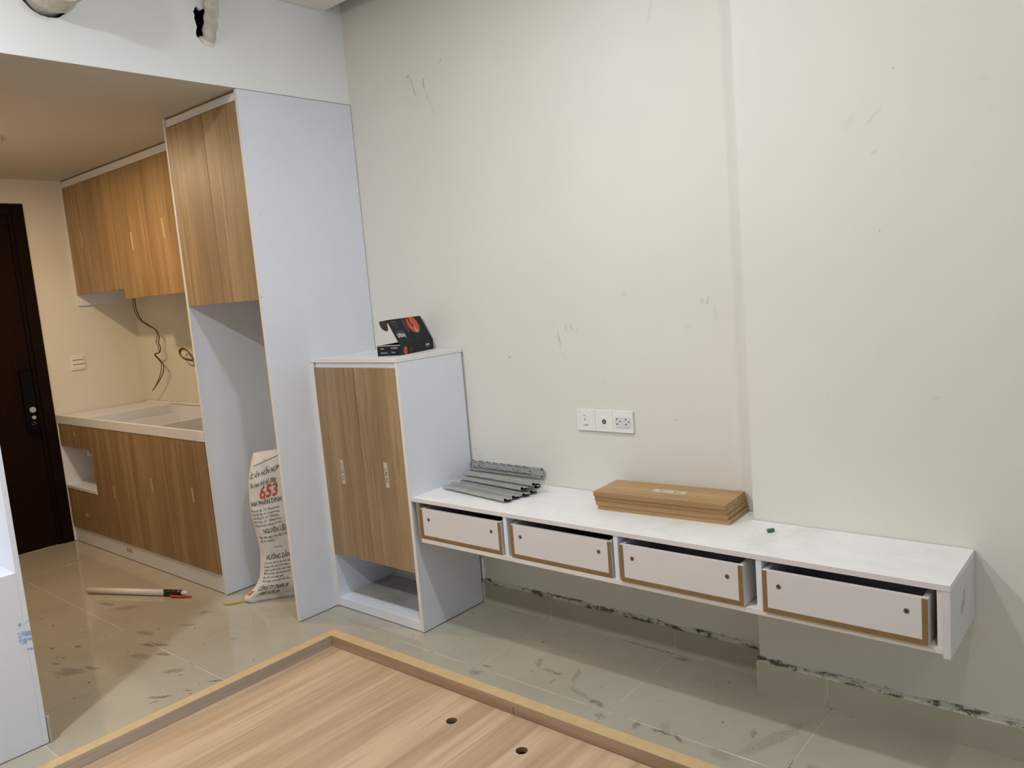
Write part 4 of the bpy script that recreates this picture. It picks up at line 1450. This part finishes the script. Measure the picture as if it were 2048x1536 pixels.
ux, uy = math.cos(math.radians(rzf)), math.sin(math.radians(rzf))
names = ['nearest the shelf edge', 'second from the shelf edge', 'third from the shelf edge', 'fourth from the shelf edge']
for k in range(4):
    off = 0.0235 + 0.0462 * k
    sh = (0.004, 0.0, 0.008, 0.002)[k]
    x0 = 0.6225 + sh - uy * off
    y0 = -0.2375 + ux * off + uy * sh
    slide((x0, y0, ZS + 0.0042), rzf, 'grey metal drawer slide of the flat front row, ' + names[k], GS, rx=-10)
# second layer over the middle of the row
slide((0.628, -0.1255, ZS + 0.0240), -6.0, 'grey drawer slide lying on top of the flat front row', GS, rx=-7)
slide((0.665, -0.1120, ZS + 0.0415), -4.2, 'grey drawer slide lying askew across the heap, end jutting out', GS, rx=-8, ry=0.3)
slide((0.600, -0.0480, ZS + 0.0005), -0.6, 'grey drawer slide flat on the shelf against the wall, under another', GS)
slide((0.602, -0.0500, ZS + 0.0150), -1.6, 'grey drawer slide stacked on another against the wall', GS)
slide((0.596, -0.0055, ZS + 0.0525), 0.0, 'grey drawer slide standing on edge against the wall behind the heap', GS, rx=82)

def film(name, label, quads, seed, thick=0.0):
    bm = bmesh.new()
    for (o, u, v, nu, nv, amp, drop) in quads:
        o, u, v = Vector(o), Vector(u), Vector(v)
        nrm = u.cross(v).normalized()
        g = []
        for i in range(nu + 1):
            row = []
            for j in range(nv + 1):
                a_, b_ = i / nu, j / nv
                p = o + u * a_ + v * b_
                k = noise.noise(Vector((p.x * 28, p.y * 28, p.z * 28 + seed))) + 0.5 * noise.noise(Vector((p.x * 70, p.y * 70, seed)))
                ed = max(abs(a_ - .5), abs(b_ - .5)) * 2
                p = p + nrm * (amp * k - drop * max(0, ed - .86) / .14)
                row.append(bm.verts.new(p))
            g.append(row)
        for i in range(nu):
            for j in range(nv):
                f = bm.faces.new((g[i][j], g[i + 1][j], g[i + 1][j + 1], g[i][j + 1]))
                f.smooth = True
    return bm
fx = Vector((ux, uy, 0)); fy = Vector((-uy, ux, 0))
pb = thing('plastic_sleeve', 'crinkled clear plastic sleeve over the front row of drawer slides', 'plastic bag', (0.8, -0.15, ZS))
o0 = Vector((0.604, -0.2415, ZS + 0.0205))
bm = film('f', '', [(o0, fx * 0.395, fy * 0.170, 40, 20, 0.0006, 0.0015)], 3)
obj('film_sheet', bm, M_FILM, pb)
bm = bmesh.new()
pth = [o0 + fx * (0.006 + 0.12 * s) + fy * (0.012 + 0.15 * s) + Vector((0, 0, 0.0012)) for s in [i / 10 for i in range(11)]]
tube(bm, pth, 0.0012, 8)
obj('film_seam', bm, M_FILM, pb)
pb2 = thing('plastic_sleeve', 'clear printed plastic sleeve round the slides against the wall', 'plastic bag', (0.8, -0.04, ZS))
bm = film('f', '', [((0.598, -0.078, ZS + 0.0305), (0.39, -0.006, 0), (0, 0.060, 0), 34, 9, 0.0008, 0.001)], 8)
obj('film_sheet', bm, M_FILM, pb2)
bm = film('f', '', [((0.600, -0.0225, ZS + 0.031), (0.345, 0, -0.004), (0, 0.006, 0.052), 30, 7, 0.0010, 0.0)], 12)
obj('film_sheet', bm, M_FILM, pb2)
# sleeve tail standing up in the corner
bm = bmesh.new()
q = [(0.600, -0.014, 0.640), (0.672, -0.012, 0.640), (0.668, -0.010, 0.690), (0.655, -0.008, 0.735), (0.628, -0.008, 0.752), (0.612, -0.010, 0.735), (0.602, -0.012, 0.70)]
f = bm.faces.new([bm.verts.new(p) for p in q])
obj('film_tail', bm, M_FILM, pb2)
bm = bmesh.new()
fp = lambda a, b: Vector((0.602 + a, -0.0245 + b * 0.11, ZS + 0.031 + b - a * 0.012))
for row, zr in ((0, 0.046), (1, 0.018)):
    for k in range(8):
        a0 = 0.006 + 0.042 * k + 0.004 * row
        ribbon(bm, [(a0, zr - .002), (a0 + .005, zr + .004), (a0 + .010, zr + .001)], 0.0016, fp)
        ribbon(bm, [(a0 + .010, zr), (a0 + .027, zr - .001)], 0.0011, fp)
        if row:
            ribbon(bm, [(a0 + .033, zr - .005), (a0 + .033, zr + .005)], 0.0016, fp)
obj('sleeve_print', bm, M_INK, pb2)['kind'] = 'stuff'

# ---- small green cap on the shelf
bm = bmesh.new()
cyl(bm, (2.038, -.1865, ZS + .0062), (2.050, -.172, ZS + .0062), 0.0058, 0.0058, 14)
cyl(bm, (2.036, -.1885, ZS + .0062), (2.040, -.1845, ZS + .0062), 0.0062, 0.0062, 14)
g_ = obj('screw_cap', bm, M_GREEN, None, base=(2.045, -.178, ZS))
tag(g_, 'tiny green plastic cap lying on the white shelf top', 'cap')
